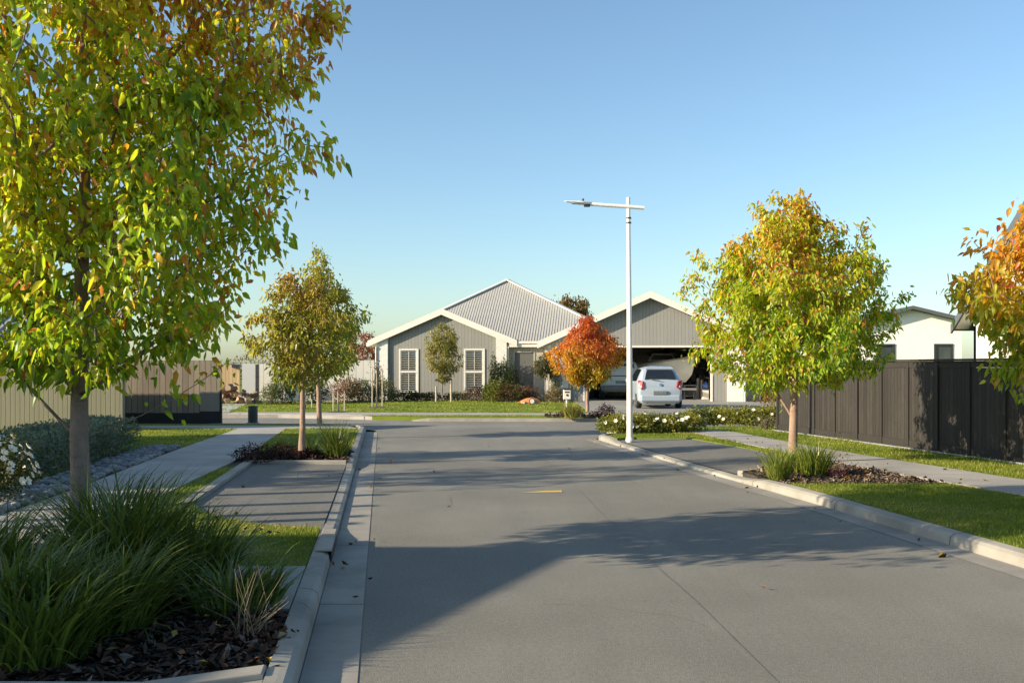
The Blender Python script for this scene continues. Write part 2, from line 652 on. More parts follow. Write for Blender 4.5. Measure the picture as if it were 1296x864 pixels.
PRP = [(-6, -2.6), (5, -3.35), (10.8, -3.94), (14.66, -4.25), (16.5, -4.4), (23.1, -5.3), (26, -5.7)]
PLP = [(-6, -3.9), (5, -4.65), (9.77, -5.02), (11.35, -5.15), (17.07, -5.87), (23.1, -6.45), (26, -6.8)]
PR = lambda Y: interp(PRP, Y)
PL = lambda Y: interp(PLP, Y)
QN = [(-6, 9.2), (4, 7.25), (11.28, 5.85), (13, 5.38), (17.6, 4.62), (22.3, 4.05)]      # right path, road side
QF = [(-6, 10.6), (4, 8.5), (12.87, 6.62), (17.4, 5.65), (23.1, 4.92)]                   # right path, fence side
QNf = lambda Y: interp(QN, Y)
QFf = lambda Y: interp(QF, Y)
FXL = lambda Y: 7.77 - .2 * (Y - 15.1)                                                    # foot of the black fence

ZG, ZP = .12, .124
ys = lambda a, b, n=12: [a + (b - a) * i / n for i in range(n + 1)]

# far terrain, one sheet out to the horizon
b = MB().sheet([(-900, -300), (900, -300), (900, 1500), (-900, 1500)], -.05)
struct('ground', b, M['lawn'])

# road and the lane it runs into
far_kerb_y = 29.2
poly = [(EL(y), y) for y in ys(-6, 24.3)] + [(EL(24.3) - .15, 24.9), (EL(24.3) - .8, 25.6), (EL(24.3) - 2.2, 26.1), (-30, 26.5), (-30, 31.3), (-7.2, 31.0), (-2.4, far_kerb_y + .1), (2.4, far_kerb_y), (6, 28.8), (30, 28.0),
        (30, 23.2), (4, 22.6), (1.95, 22.3)] + [(ER(y), y) for y in ys(21.8, -6)]
struct('road', MB().sheet(poly, 0.0), M['road'])
struct('lane', MB().sheet([(-40, 26.0), (-40, 33.0), (3, 33.0), (30, 30), (30, 26)], -.012), M['path'])
# tar joint down the road and a crooked crack
b = MB()
pts = [G(660, 560), G(718, 604), G(752, 640), G(800, 690), G(880, 760), G(985, 864)]
for p, q in zip(pts, pts[1:]):
    d = Vector(q) - Vector(p)
    s = Vector((d.y, -d.x, 0)).normalized() * .0028
    b.sheet([Vector(p) - s, Vector(p) + s, Vector(q) + s, Vector(q) - s], .004)
o = struct('road_joint', b, M['tar'])
# the short yellow mark
b = MB()
b.sheet([G(660, 623.5), G(712, 622.8), G(711, 620.6), G(690, 621.0)], .005)
struct('road_marking', b, M['paint'])
# fine cracks wandering over the asphalt
rng_ = random.Random(4)
b = MB()
for (x, y, a, n) in ((1.2, 8.6, 1.9, 16), (-.9, 11.2, .4, 14), (2.1, 12.4, 2.4, 14), (.2, 6.6, .2, 12), (1.9, 16.5, 1.2, 14), (-1.6, 17.5, .9, 14)):
    p = Vector((x, y, .004))
    for k in range(n):
        a += rng_.uniform(-.5, .5)
        q = p + Vector((math.cos(a), math.sin(a), 0)) * rng_.uniform(.08, .16)
        s = Vector((-math.sin(a), math.cos(a), 0)) * .0022
        b.sheet([p - s, p + s, q + s, q - s], .0045)
        p = q
struct('road_crack', b, M['crack'])

# channels, kerbs
def strip(ya, yb, fa, fb, n=16):
    return [(fa(y), y) for y in ys(ya, yb, n)] + [(fb(y), y) for y in ys(yb, ya, n)]


b = MB().sheet(strip(-6, 24.3, lambda y: EL(y) - .29, lambda y: EL(y) + .0), .004)
b.sheet(strip(-6, 21.8, lambda y: ER(y) - .26, lambda y: ER(y)), .004)
struct('channel', b, M['channel'])


def kerb_profile(b, path, h, outward, w=.14, back=.02):
    """path of (x, y, height); outward: +1 the verge lies at larger x"""
    rows = []
    P = [Vector((p[0], p[1], 0)) for p in path]
    for i, p in enumerate(P):
        t = (P[min(i + 1, len(P) - 1)] - P[max(i - 1, 0)]).normalized()
        nrm = Vector((t.y, -t.x, 0)) * outward
        hh = path[i][2]
        rows.append([p + Vector((0, 0, -.04)), p + nrm * .015 + Vector((0, 0, hh * .72)), p + nrm * .05 + Vector((0, 0, hh * .95)),
                     p + nrm * .085 + Vector((0, 0, hh)), p + nrm * w + Vector((0, 0, hh + .006)), p + nrm * (w + .001) + Vector((0, 0, -.04))])
    k = len(rows[0])
    vs = [v for r in rows for v in r]
    fs = []
    for i in range(len(rows) - 1):
        for j in range(k - 1):
            q = (i * k + j, i * k + j + 1, (i + 1) * k + j + 1, (i + 1) * k + j)
            fs.append(q if outward < 0 else q[::-1])
    fs.append(tuple(range(k)))
    fs.append(tuple(range((len(rows) - 1) * k, len(rows) * k))[::-1])
    b.add(vs, fs)


def bayh(y, a, c, e=.7):
    """kerb height: low across a bay from a to c"""
    lo, hi = .05, .108
    if y < a - e or y > c + e:
        return hi
    if a <= y <= c:
        return lo
    t = (a - y) / e if y < a else (y - c) / e
    return lo + (hi - lo) * t


b = MB()
pl = [(EL(y) - .29, y, bayh(y, 9.6, 15.2)) for y in ys(-6, 24.0, 80)]
x0 = EL(24.0) - .29
for a in range(1, 11):
    t = R(a * 9)
    pl.append((x0 - 1.5 + 1.5 * math.cos(t), 24.0 + 1.7 * math.sin(t), .125))
pl += [(x0 - 4, 25.9, .125), (x0 - 6, 26.05, .05)]
kerb_profile(b, pl, .125, -1)
struct('kerb', b, M['kerb'])
b = MB()
pr = [(ER(y), y, bayh(y, 13.6, 20.2)) for y in ys(-6, 21.6, 80)]
xe = ER(21.6)
for a in range(1, 9):
    t = R(a * 11)
    pr.append((xe + .8 - .8 * math.cos(t), 21.6 + .8 * math.sin(t), .11))
pr += [(3.2, 22.55, .11), (4.2, 22.65, .11)]
kerb_profile(b, pr, .125, 1)
struct('kerb', b, M['kerb'])
b = MB()
kerb_profile(b, [(14, 28.5, .1), (7.2, 28.85, .05), (6.4, 28.85, .03), (3.0, 28.98, .03), (2.5, 29.0, .09), (0, 29.1, .1), (-2.4, 29.2, .1), (-2.9, 29.3, .03)], .1, -1)
o = struct('kerb', b, M['kerb'])
# drain inlet let into the kerb by the near grass
t = thing('kerb_inlet', 'concrete drain inlet in the kerb beside the sunlit grass patch', 'drain', (EL(8.6) - .3, 8.6, 0))
b = MB()
kx = lambda y: EL(y) - .29
b.prism([(kx(7.9) - .12, 7.9, .110), (kx(8.9) - .12, 8.9, .110), (kx(8.9) + .012, 8.9, .110), (kx(7.9) + .012, 7.9, .110)], (0, 0, .022))
b.build('lid', M['kerb'], t, .01)
b = MB()
b.prism([(kx(7.95) + .0, 7.95, .02), (kx(8.85) + .0, 8.85, .02), (kx(8.85) + .008, 8.85, .02), (kx(7.95) + .008, 7.95, .02)], (0, 0, .086))
b.build('mouth_shade', M['flat_black'], t)  # black strip painted as the shade inside the inlet mouth

# verge and bays, road side of the left path
def st(name, poly, z, mat):
    vs = [(p[0], p[1], z) for p in poly]
    ar = sum(vs[i][0] * vs[(i + 1) % len(vs)][1] - vs[(i + 1) % len(vs)][0] * vs[i][1] for i in range(len(vs)))
    if ar < 0:
        vs.reverse()
    mb = MB().add(vs + [(v[0], v[1], z - .2) for v in vs], [tuple(range(len(vs)))] + [(i, len(vs) + i, len(vs) + (i + 1) % len(vs), (i + 1) % len(vs)) for i in range(len(vs))])
    o = struct(name, mb, mat)
    return o


planter = [(KL(4.85), 4.85), (KL(6.0), 6.0), (KL(6.0) - .55, 6.0), (KL(7.3) - .55, 7.3), (-2.75, 7.3), (-2.75, 8.9), (PR(8.9), 8.9), (PR(4.6), 4.6), (-1.7, 4.58)]
st('planting_bed', planter, .085, M['soil'])
st('concrete_slab', [(KL(6.0), 6.0), (KL(7.3), 7.3), (KL(7.3) - .55, 7.3), (KL(6.0) - .55, 6.0)], .118, M['path'])
near_grass = [(KL(7.3), 7.3), (KL(9.05), 9.05), (-2.3, 9.25), (-2.87, 9.72), (-3.2, 10.2), (-3.45, 10.75), (PR(10.75), 10.75), (PR(8.9), 8.9), (-2.75, 8.9), (-2.75, 7.3)]
st('lawn', near_grass, .112, M['lawn'])
bayL = [(KL(9.05), 9.05), (-2.3, 9.25), (-2.87, 9.72), (-3.2, 10.2), (-3.45, 10.75), (-4.03, 15.5), (KL(15.5), 15.5)]
mb = MB()
mb.sheet([(x, y, .062 + .012 * (KL(y) - x)) for x, y in bayL])
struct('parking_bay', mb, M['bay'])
mb = MB().prism([(-3.45, 10.75, 0), (-4.03, 15.5, 0), (-4.17, 15.5, 0), (-3.59, 10.75, 0)], (0, 0, .122))
mb.prism([(-4.17, 15.502, 0), (KL(15.5), 15.502, 0), (KL(15.62), 15.62, 0), (-4.17, 15.62, 0)], (0, 0, .122))
struct('bay_edging', mb, M['kerb'], .008)
strip_grass = [(-3.59, 10.75), (-4.06, 14.6), (PR(14.6), 14.6), (PR(10.75), 10.75)]
st('lawn', strip_grass, .112, M['lawn'])
bedL = [(-4.17, 15.62), (KL(15.62), 15.62), (KL(17.3), 17.3), (PR(17.3), 17.3), (PR(15.62), 15.62)]
st('planting_bed', bedL, .10, M['soil'])
st('planting_bed', [(-4.06, 14.6), (-4.17, 15.62), (PR(15.62), 15.62), (PR(14.6), 14.6)], .10, M['soil'])
mb = MB().prism([(KL(17.3), 17.3, 0), (KL(17.42), 17.42, 0), (PR(17.42), 17.42, 0), (PR(17.3), 17.3, 0)], (0, 0, .122))
struct('bed_edging', mb, M['kerb'], .008)
far_strip = [(KL(17.42), 17.42)] + [(KL(y), y) for y in (19, 21, 23)] + [(KL(23.0) - .1, 23.7), (PR(23.7), 23.7), (PR(21), 21), (PR(17.42), 17.42)]
st('lawn', far_strip, .112, M['lawn'])
st('lawn', [(KL(24) - .5, 24.9), (KL(24) - 1.1, 25.6), (-9.5, 26.0), (-9.5, 24.9)], .112, M['lawn'])
# planter edging nearest to the camera and the driveway in front of it
mb = MB().prism([(KL(4.85), 4.85, 0), (-1.7, 4.58, 0), (PR(4.6), 4.6, 0), (PR(4.45), 4.45, 0), (-1.7, 4.44, 0), (KL(4.7), 4.7, 0)], (0, 0, .13))
struct('bed_edging', mb, M['kerb'], .01)
st('driveway', [(KL(-6), -6), (KL(4.7), 4.7), (-1.7, 4.44), (PR(4.45), 4.45), (PR(-6), -6)], .10, M['drive'])

# left path and everything beyond it
st('footpath', strip(-6, 23.7, PL, PR, 20), ZP, M['path'])
st('footpath', [(KL(23.0) - .1, 23.7), (KL(24) - .5, 24.9), (-14, 24.9), (-14, 23.9), (PL(23.7), 23.7)], ZP, M['path'])
yard = [(PL(y), y) for y in ys(-6, 23.7, 20)] + [(-14, 23.9), (-40, 24.0), (-40, -6)]
st('lawn', yard, .108, M['lawn'])
st('lawn', [(-9.5, 24.9), (-9.5, 26.0), (-30, 26.4), (-30, 24.9)], .112, M['lawn'])
st('footpath', [(-14, 23.9), (-14, 24.9), (-40, 24.9), (-40, 24.0)], ZP, M['path'])

# right verge
gR = strip(-6, 12.5, KR, QNf)
st('lawn', gR, .112, M['lawn'])
bedR = [(KR(12.5), 12.5), (KR(13.3), 13.3), (KR(13.9) + .02, 13.95), (3.55, 14.25), (4.3, 15.2), (4.9, 15.4), (QNf(14.6), 14.6), (QNf(12.5), 12.5)]
st('planting_bed', bedR, .10, M['soil'])
mb = MB()
e0 = [(KR(13.9) + .02, 13.95), (3.55, 14.25), (4.3, 15.2), (4.9, 15.4)]
for p, q in zip(e0, e0[1:]):
    d = Vector((q[0] - p[0], q[1] - p[1], 0)).normalized() * .0
    n = Vector((-(q[1] - p[1]), q[0] - p[0], 0)).normalized() * .09
    mb.prism([(p[0], p[1], 0), (q[0], q[1], 0), (q[0] + n.x, q[1] + n.y, 0), (p[0] + n.x, p[1] + n.y, 0)], (0, 0, .124))
struct('bed_edging', mb, M['kerb'], .006)
bayR = [(KR(13.95), 13.97), (3.55, 14.27), (4.22, 15.25), (4.38, 17.0), (4.3, 17.9), (3.7, 20.6), (2.6, 20.85), (KR(20.6), 20.6)] + [(KR(y), y) for y in (19, 17.5, 16.2, 15)]
mb = MB()
mb.sheet([(x, y, .062 + .02 * (x - KR(y))) for x, y in bayR])
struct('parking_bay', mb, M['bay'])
gs = [(4.22, 15.25), (4.38, 17.0), (4.3, 17.9), (3.7, 20.6), (2.6, 20.85), (KR(20.6), 20.6), (KR(21.4), 21.4), (2.6, 22.3), (4.05, 22.35), (QNf(20), 20), (QNf(17.6), 17.6), (QNf(15.4), 15.4), (4.9, 15.4), (4.3, 15.2)]
st('lawn', gs, .112, M['lawn'])
st('footpath', strip(-6, 22.3, QNf, QFf) , ZP, M['path'])
st('footpath', [(2.6, 22.3), (4.05, 22.3), (QFf(22.3), 22.3), (4.6, 23.1), (3.8, 23.3), (2.2, 23.2)], ZP + .004, M['path'])
st('lawn', strip(-6, 22.3, QFf, lambda y: FXL(y) + .3), .112, M['lawn'])
st('lawn', [(QFf(22.3), 22.3), (4.6, 23.1), (3.8, 23.3), (3.6, 24.4), (8, 24.8), (30, 25), (30, 22.3), (6.6, 22.3)], .112, M['lawn'])

# far side: verge strip, path, lawn, driveway of the grey house
st('lawn', [(-4.2, 29.9), (-2.6, 29.42), (0, 29.28), (2.5, 29.15), (2.5, 30.5), (-.5, 30.6), (-4.6, 30.5)], .11, M['lawn'])
st('footpath', [(-4.6, 30.5), (-.5, 30.6), (2.5, 30.5), (8.5, 30.4), (8.5, 31.5), (2.5, 31.6), (-6, 32.2), (-9, 32.4), (-9, 31.6)], .124, M['path'])
st('planting_bed', [(1.0, 29.26), (2.95, 29.13), (2.95, 30.3), (1.0, 30.4)], .116, M['soil'])
st('lawn', [(-13.5, 32.8), (-9, 32.4), (-6, 32.2), (2.5, 31.6), (2.6, 43.6), (-13.5, 43.8)], .13, M['lawn'])
st('driveway', [(2.55, 31.55), (2.65, 43.9), (11, 43.9), (10.2, 36), (8.6, 31.4)], .136, M['drive'])
st('driveway', [(2.95, 29.1), (6.4, 28.98), (8.3, 30.4), (2.95, 30.5)], .06, M['drive'])
st('lawn', [(8.6, 31.4), (10.2, 36), (11, 43.9), (30, 43.9), (30, 28.2), (8.3, 29.0), (6.5, 29.0), (8.3, 30.4)], .125, M['lawn'])
st('driveway', [(-9, 31.6), (-9.2, 32.4), (-13.5, 32.8), (-30, 32.6), (-30, 31.45), (-7.2, 31.15)], .1, M['path'])
st('driveway', [(-12.5, 32.7), (-9.2, 32.42), (-10.6, 40), (-14, 40)], .14, M['pad'])
st('footpath', [(-7.2, 31.12), (-4.2, 29.9), (-4.6, 30.5), (-9, 31.6)], .102, M['path'])
# ------------------------------------------------------------------ trees
GREEN = (.19, .28, .022)
LIME = (.25, .30, .024)
YEL = (.74, .52, .045)
ORG = (.76, .31, .045)
RED = (.52, .10, .04)
RUST = (.54, .21, .07)
DKG = (.10, .14, .022)
OLV = (.30, .26, .05)


def crown_r(prof, z):
    return np.interp(z, [p[0] for p in prof], [p[1] for p in prof])


def tree(name, label, base, clear, prof, trunk_r, nt, per, leafL, colfn, bark, cat='tree', group=None, detail=True, seed=1,
         low_limbs=(), lean=(0, 0), shell=.55, twig_r=.004, wleaf=.52, depth=1.0, wl=1.0, tuft=.28, wisps=0, leafmat_='leaf', trunk_frac=.72, dens=1.75):
    """prof: [(height above the base, crown radius)...]"""
    rng = np.random.default_rng(seed)
    global RNG
    keep = RNG
    RNG = rng
    th = thing(name, label, cat, base, group)
    B = np.array(base, float)
    z0, z1 = prof[0][0], prof[-1][0]
    # trunk nodes
    nodes, parent = [], []
    ztop = z0 + (z1 - z0) * trunk_frac
    nn = 14
    wob = rng.normal(0, .012 * z1 / 3, (nn + 1, 2))
    wob[0] = 0
    wob = np.cumsum(wob, 0) * .5
    for i in range(nn + 1):
        t = i / nn
        nodes.append(np.array([wob[i, 0] + lean[0] * t, wob[i, 1] + lean[1] * t, -.03 + (ztop + .03) * t]))
        parent.append(i - 1)
    n_tr = len(nodes)
    dirs = [np.array([0, 0, 1.])] * n_tr
    lim = []
    for (az, zs, ln, ze) in low_limbs:
        lim.append(np.array([math.cos(az) * ln, math.sin(az) * ln, ze]))
    # crown targets, more of them near the outside; uneven outline
    ph = rng.uniform(0, 6.28, 6)
    T = []
    while len(T) < nt:
        z = rng.uniform(z0, z1)
        r = crown_r(prof, z)
        if rng.random() > (r / max(p[1] for p in prof)) ** 1.3 + .04:
            continue
        az = rng.uniform(0, 6.2832)
        lump = .97 + .17 * math.sin(3 * az + ph[0] + z * 1.7 / z1 * 4) + .15 * math.sin(5 * az + ph[1] - z * 2.9) + .11 * math.sin(z * 6 / z1 * 3 + ph[2])
        q = rng.random() ** (.5 * (1 - shell) + .12) * r * lump
        T.append(np.array([math.cos(az) * q, math.sin(az) * q * depth, z]))
    for _ in range(wisps):      # long shoots that stick out of the outline
        z = rng.uniform(z0 + (z1 - z0) * .3, z1)
        az = rng.uniform(0, 6.28)
        r = crown_r(prof, z) * rng.uniform(1.02, 1.16) * wl + .04
        T.append(np.array([math.cos(az) * r, math.sin(az) * r, z + (z1 - z0) * .05]))
    T.sort(key=lambda p: math.hypot(p[0], p[1]) + .25 * abs(p[2] - (z0 + z1) / 2))
    T = lim + T
    NA = [n.copy() for n in nodes]
    branches = []
    arr = np.zeros((n_tr + 8 * len(T) + 8, 3))
    arr[:n_tr] = np.array(nodes)
    cnt = n_tr
    minz = clear
    for ti, t in enumerate(T):
        A = arr[:cnt]
        d = np.linalg.norm(A - t, axis=1)
        rise = t[2] - A[:, 2]
        hor = np.hypot(A[:, 0] - t[0], A[:, 1] - t[1])
        cost = d + 2.0 * np.maximum(0, .35 * hor - rise)
        # joining from further out than the target is unnatural
        cost += 1.5 * np.maximum(0, np.hypot(A[:, 0], A[:, 1]) - math.hypot(t[0], t[1]) + .02)
        cost[A[:, 2] < minz] += 50
        cost[n_tr - 1 if ti < 3 else 0] += 0
        if ti < len(lim):
            cost = np.abs(A[:, 2] - low_limbs[ti][1]) + 10 * (np.arange(cnt) >= n_tr)
        k = int(np.argmin(cost))
        p = arr[k].copy()
        seg = 5
        L = np.linalg.norm(t - p)
        ctrl = (p + t) / 2 + np.array([0, 0, -.10 * L]) + rng.normal(0, .05 * L, 3)
        ids = [k]
        for s in range(1, seg + 1):
            u = s / seg
            q = (1 - u) ** 2 * p + 2 * u * (1 - u) * ctrl + u * u * t
            arr[cnt] = q
            parent.append(ids[-1])
            ids.append(cnt)
            cnt += 1
        branches.append(ids)
    N = arr[:cnt]
    load = np.zeros(cnt)
    for ids in branches:
        load[ids[-1]] += 1
    for i in range(cnt - 1, 0, -1):
        if parent[i] >= 0:
            load[parent[i]] += load[i]
    rad = twig_r * np.maximum(load, 1) ** .46
    rad[:n_tr] = trunk_r * (1 - .80 * (N[:n_tr, 2] / ztop) ** 1.15)
    rad[:n_tr] = np.maximum(rad[:n_tr], .010)
    rad[0] *= 1.25
    rad[1] *= 1.04
    # wood
    mb = MB()
    tr_pts = [Vector(B + N[i]) for i in range(n_tr)]
    mb.tube(tr_pts, [float(r) for r in rad[:n_tr]], 14 if trunk_r > .05 else 8)
    twig = MB()
    limbs = []
    for ids in branches:
        rr = [min(float(rad[i]), float(rad[ids[0]]) * .78, trunk_r * .55) for i in ids]
        rr[0] = min(rr[0], rr[1] * 1.35)
        big = rr[1] > trunk_r * .22
        if big:
            limbs.append(MB().tube([Vector(B + N[i]) for i in ids], rr, 8))
        else:
            twig.tube([Vector(B + N[i]) for i in ids], rr, 4 if detail else 3, cap=False)
    mb.build('trunk', M[bark], th, smooth=True)
    for lm in limbs:
        lm.build('limb', M[bark], th, smooth=True)
    tw = twig
    # leaves along every branch's outer part
    P, D = [], []
    for ids in branches:
        p, q = N[ids[-4]], N[ids[-1]]
        m = N[ids[-2]]
        k = rng.poisson(per * dens)
        u = rng.random(k) ** .7
        pos = np.where((u < .5)[:, None], p + (m - p) * (u * 2)[:, None], m + (q - m) * ((u - .5) * 2)[:, None])
        P.append(pos + rng.normal(0, tuft * leafL * 2.9, (k, 3)))
        D.append(np.repeat((q - p)[None], k, 0))
    P = np.concatenate(P)
    D = unit(np.concatenate(D))
    n = len(P)
    D = unit(D * .4 + rng.normal(0, .55, (n, 3)) + np.array([0, 0, -.75]))
    Nn = unit(rng.normal(0, .7, (n, 3)) + np.array([0, 0, .35]) + unit(P - np.array([0, 0, (z0 + z1) / 2])) * .95)
    L = leafL * rng.uniform(.65, 1.2, n)
    W = L * wleaf * rng.uniform(.8, 1.15, n)
    C = colfn(P, rng, z0, z1, prof)
    V, pls, CC = leaf_arrays(P, D, Nn, L, W, C, detail, droop=.3)
    tw.build('twigs', M[bark], th)
    cr = np_mesh('crown', V + B, pls, CC, M[leafmat_], th)
    RNG = keep
    return th


def cf(stops, top=.0, spread=.22, side=(0, 0), rnd=.16, clump=.25, off=0.0, fleck=0.0):
    """colour by clump and by height: stops run from the least turned leaf to the most turned one"""
    def f(P, rng, z0, z1, prof):
        n = len(P)
        ph = rng.uniform(0, 6.28, (4,))
        k = 2.2 * 3 / max(z1 - z0, .5)
        cl = np.sin(P[:, 0] * k + ph[0]) * np.sin(P[:, 1] * k + ph[1]) + .6 * np.sin(P[:, 2] * k * 1.6 + ph[2] + P[:, 0] * k)
        v = .35 + off + top * ((P[:, 2] - z0) / (z1 - z0) - .5) + clump * cl * .5 + spread * rng.normal(0, .6, n)
        v += side[0] * P[:, 0] + side[1] * P[:, 1]
        v += fleck and np.where(rng.random(n) < fleck, rng.uniform(.25, .6, n), 0)
        return jitter(palette(np.clip(v, 0, 1), stops), rnd)
    return f


STREET = [(0, (.18, .31, .024)), (.18, (.36, .50, .032)), (.36, (.50, .58, .038)), (.54, (.68, .62, .042)), (.70, YEL), (.80, ORG), (.9, (.56, .20, .05)), (1, RUST)]
# the big tree by the camera
tree('pear_tree', 'large green and yellow autumn tree behind the dark grass clumps', (-3.24, 7.45, .085), 1.28,
     [(1.45, .3), (1.66, .92), (2.05, 1.28), (2.6, 1.48), (3.2, 1.66), (3.7, 1.64), (4.3, 1.42), (4.9, 1.05), (5.4, .65), (5.8, .15)],
     .076, 860, 22, .078, cf(STREET, top=.55, spread=.30, clump=.28, off=.07, side=(.05, 0), fleck=.17), 'bark_grey', seed=15,
     low_limbs=((R(165), 1.02, .98, 1.9), (R(20), .98, 1.1, 1.55), (R(140), 1.35, .8, 2.0), (R(35), 1.4, .9, 2.1), (R(300), 1.2, .9, 1.75)), wisps=26, group='street trees along the road', tuft=.34, shell=.5, wleaf=.54, depth=.92)
# tree in the bed beyond the parking bay, and the one behind it
tree('pear_tree', 'slim tree with brown and green leaves in the dark bed past the shaded parking bay', (-3.38, 15.95, .09), 1.15,
     [(1.15, .15), (1.4, .5), (1.75, .72), (2.1, .74), (2.5, .58), (2.85, .3), (3.1, .06)],
     .055, 170, 19, .075, cf([(0, (.16, .21, .03)), (.3, (.34, .35, .05)), (.6, (.46, .36, .07)), (1, (.48, .27, .09))], top=.35, off=.12), 'bark_pink', seed=13, group='street trees along the road', wisps=10)
tree('pear_tree', 'taller brown and green tree behind the slim tree, on the far verge grass', (-4.2, 21.8, .11), 1.25,
     [(1.25, .15), (1.5, .7), (2.0, .92), (2.5, .88), (3.0, .66), (3.5, .4), (3.95, .08)],
     .06, 200, 18, .088, cf([(0, (.16, .21, .03)), (.35, (.34, .37, .045)), (.7, (.46, .38, .06)), (1, (.46, .26, .08))], top=.3), 'bark_pink', seed=17, group='street trees along the road', wisps=12)
# tree on the right
tree('pear_tree', 'round yellow-green tree with orange top in front of the black fence', (4.28, 15.2, .09), 1.22,
     [(1.22, .5), (1.36, 1.05), (1.7, 1.36), (2.2, 1.46), (2.7, 1.28), (3.2, 1.0), (3.65, .64), (4.05, .1)],
     .072, 600, 24, .078, cf(STREET, top=.46, spread=.30, clump=.22, off=.03, side=(-.02, 0), fleck=.14), 'bark_pink', wl=1.12, seed=23,
     low_limbs=((R(165), .75, .42, 1.35),), group='street trees along the road', wisps=26)
tree('pear_tree', 'orange and yellow tree at the right edge in front of the dark roofed house', (5.46, 9.6, .11), 1.1,
     [(.95, .12), (1.2, .6), (1.7, .92), (2.1, 1.02), (2.5, .92), (2.8, .78), (3.15, .45), (3.45, .1)],
     .085, 330, 24, .082, cf([(0, (.36, .46, .035)), (.25, (.68, .52, .04)), (.5, (.74, .38, .04)), (.75, (.70, .24, .04)), (1, RED)], top=.95, off=-.04, fleck=.08), 'bark_pink', seed=31, dens=1.3, group='street trees along the road', wisps=20)
# the red tree by the drive
tree('maple_tree', 'small round tree with red and orange leaves beside the driveway', (2.25, 29.6, .11), .95,
     [(1.0, .2), (1.3, .80), (1.7, 1.0), (2.1, .92), (2.5, .62), (2.85, .34), (3.05, .06)],
     .055, 330, 24, .085, cf([(0, LIME), (.2, (.64, .44, .04)), (.45, (.72, .28, .04)), (.75, (.66, .16, .04)), (1, (.52, .09, .045))], top=.85, off=.16, clump=.2), 'bark_pink', seed=37, detail=False)
# staked young tree before the gable
t = tree('young_tree', 'young olive green tree between two stakes before the left gable', (PX(560, 42.2), 42.2, .13), .95,
         [(.85, .1), (1.15, .45), (1.7, .66), (2.3, .74), (2.8, .60), (3.2, .3), (3.45, .05)],
         .035, 210, 18, .085, cf([(0, (.22, .23, .05)), (.5, (.38, .33, .10)), (1, (.48, .40, .17))]), 'bark_grey', seed=41, detail=False)
for px in (552, 571):
    x = PX(px, 42.0)
    MB().tube([(x, 42.0, .1), (x, 42.0, 1.03 if px > 560 else .78)], .045, 8).build('stake', M['stake'], t)
mb = MB().bar((PX(551, 42.1), 42.1, 1.04), (PX(572, 42.1), 42.1, 1.06), .05, .09)
mb.build('tie', M['darkmetal'], t)
t = tree('topiary_tree', 'slender tree with a small brown-green head beside the porch', (PX(690, 43.2), 42.2, .13), 1.1,
         [(1.05, .15), (1.3, .45), (1.65, .5), (1.95, .3), (2.1, .05)],
         .03, 90, 18, .08, cf([(0, (.06, .085, .025)), (.6, (.14, .12, .04)), (1, (.2, .1, .05))]), 'bark_grey', seed=43, detail=False)
x = PX(694, 42.2)
MB().box(x - .035, x + .035, 42.0, 42.05, .1, 1.3).build('stake', M['stake'], t)
# behind the house and fences
tree('round_tree', 'round brown-orange tree top rising behind the pale grey roof', (PX(722, 70), 70, 0), 3.0,
     [(3.2, .5), (4.0, 1.4), (5.2, 1.75), (6.0, 1.2), (6.55, .2)], .2, 190, 16, .22, cf([(0, (.16, .12, .03)), (.5, (.28, .17, .045)), (1, (.3, .12, .05))]), 'bark_grey', seed=47, detail=False)
tree('maple_tree', 'dusky red tree showing above the pale grey fence by the gable', (PX(458, 47), 47, 0), 1.5,
     [(1.4, .4), (1.9, 1.0), (2.5, 1.15), (3.0, .8), (3.3, .1)], .07, 120, 15, .11, cf([(0, (.2, .1, .06)), (.5, (.33, .1, .07)), (1, (.4, .13, .09))]), 'bark_grey', seed=53, detail=False)
# garden trees to the left of the frame whose shadows lie across the road
OFF = cf([(0, DKG), (.5, GREEN), (1, LIME)])
tree('garden_tree', 'tall garden tree standing left of the frame before the cream wall', (-11.6, 10.3, .1), 2.2,
     [(2.6, .4), (3.3, 1.0), (4.3, 1.25), (5.2, 1.1), (6.1, .6), (6.6, .1)], .12, 150, 17, .13, OFF, 'bark_grey', dens=1.0, seed=61, detail=False, group='garden trees beyond the left edge')
tree('garden_tree', 'low garden tree left of the frame beside the cream wall', (-12.4, 13.8, .1), 2.0,
     [(3.4, .4), (3.9, .8), (4.4, .9), (5.2, .6), (5.7, .2)], .12, 120, 17, .14, OFF, 'bark_grey', dens=1.0, seed=71, detail=False, group='garden trees beyond the left edge')


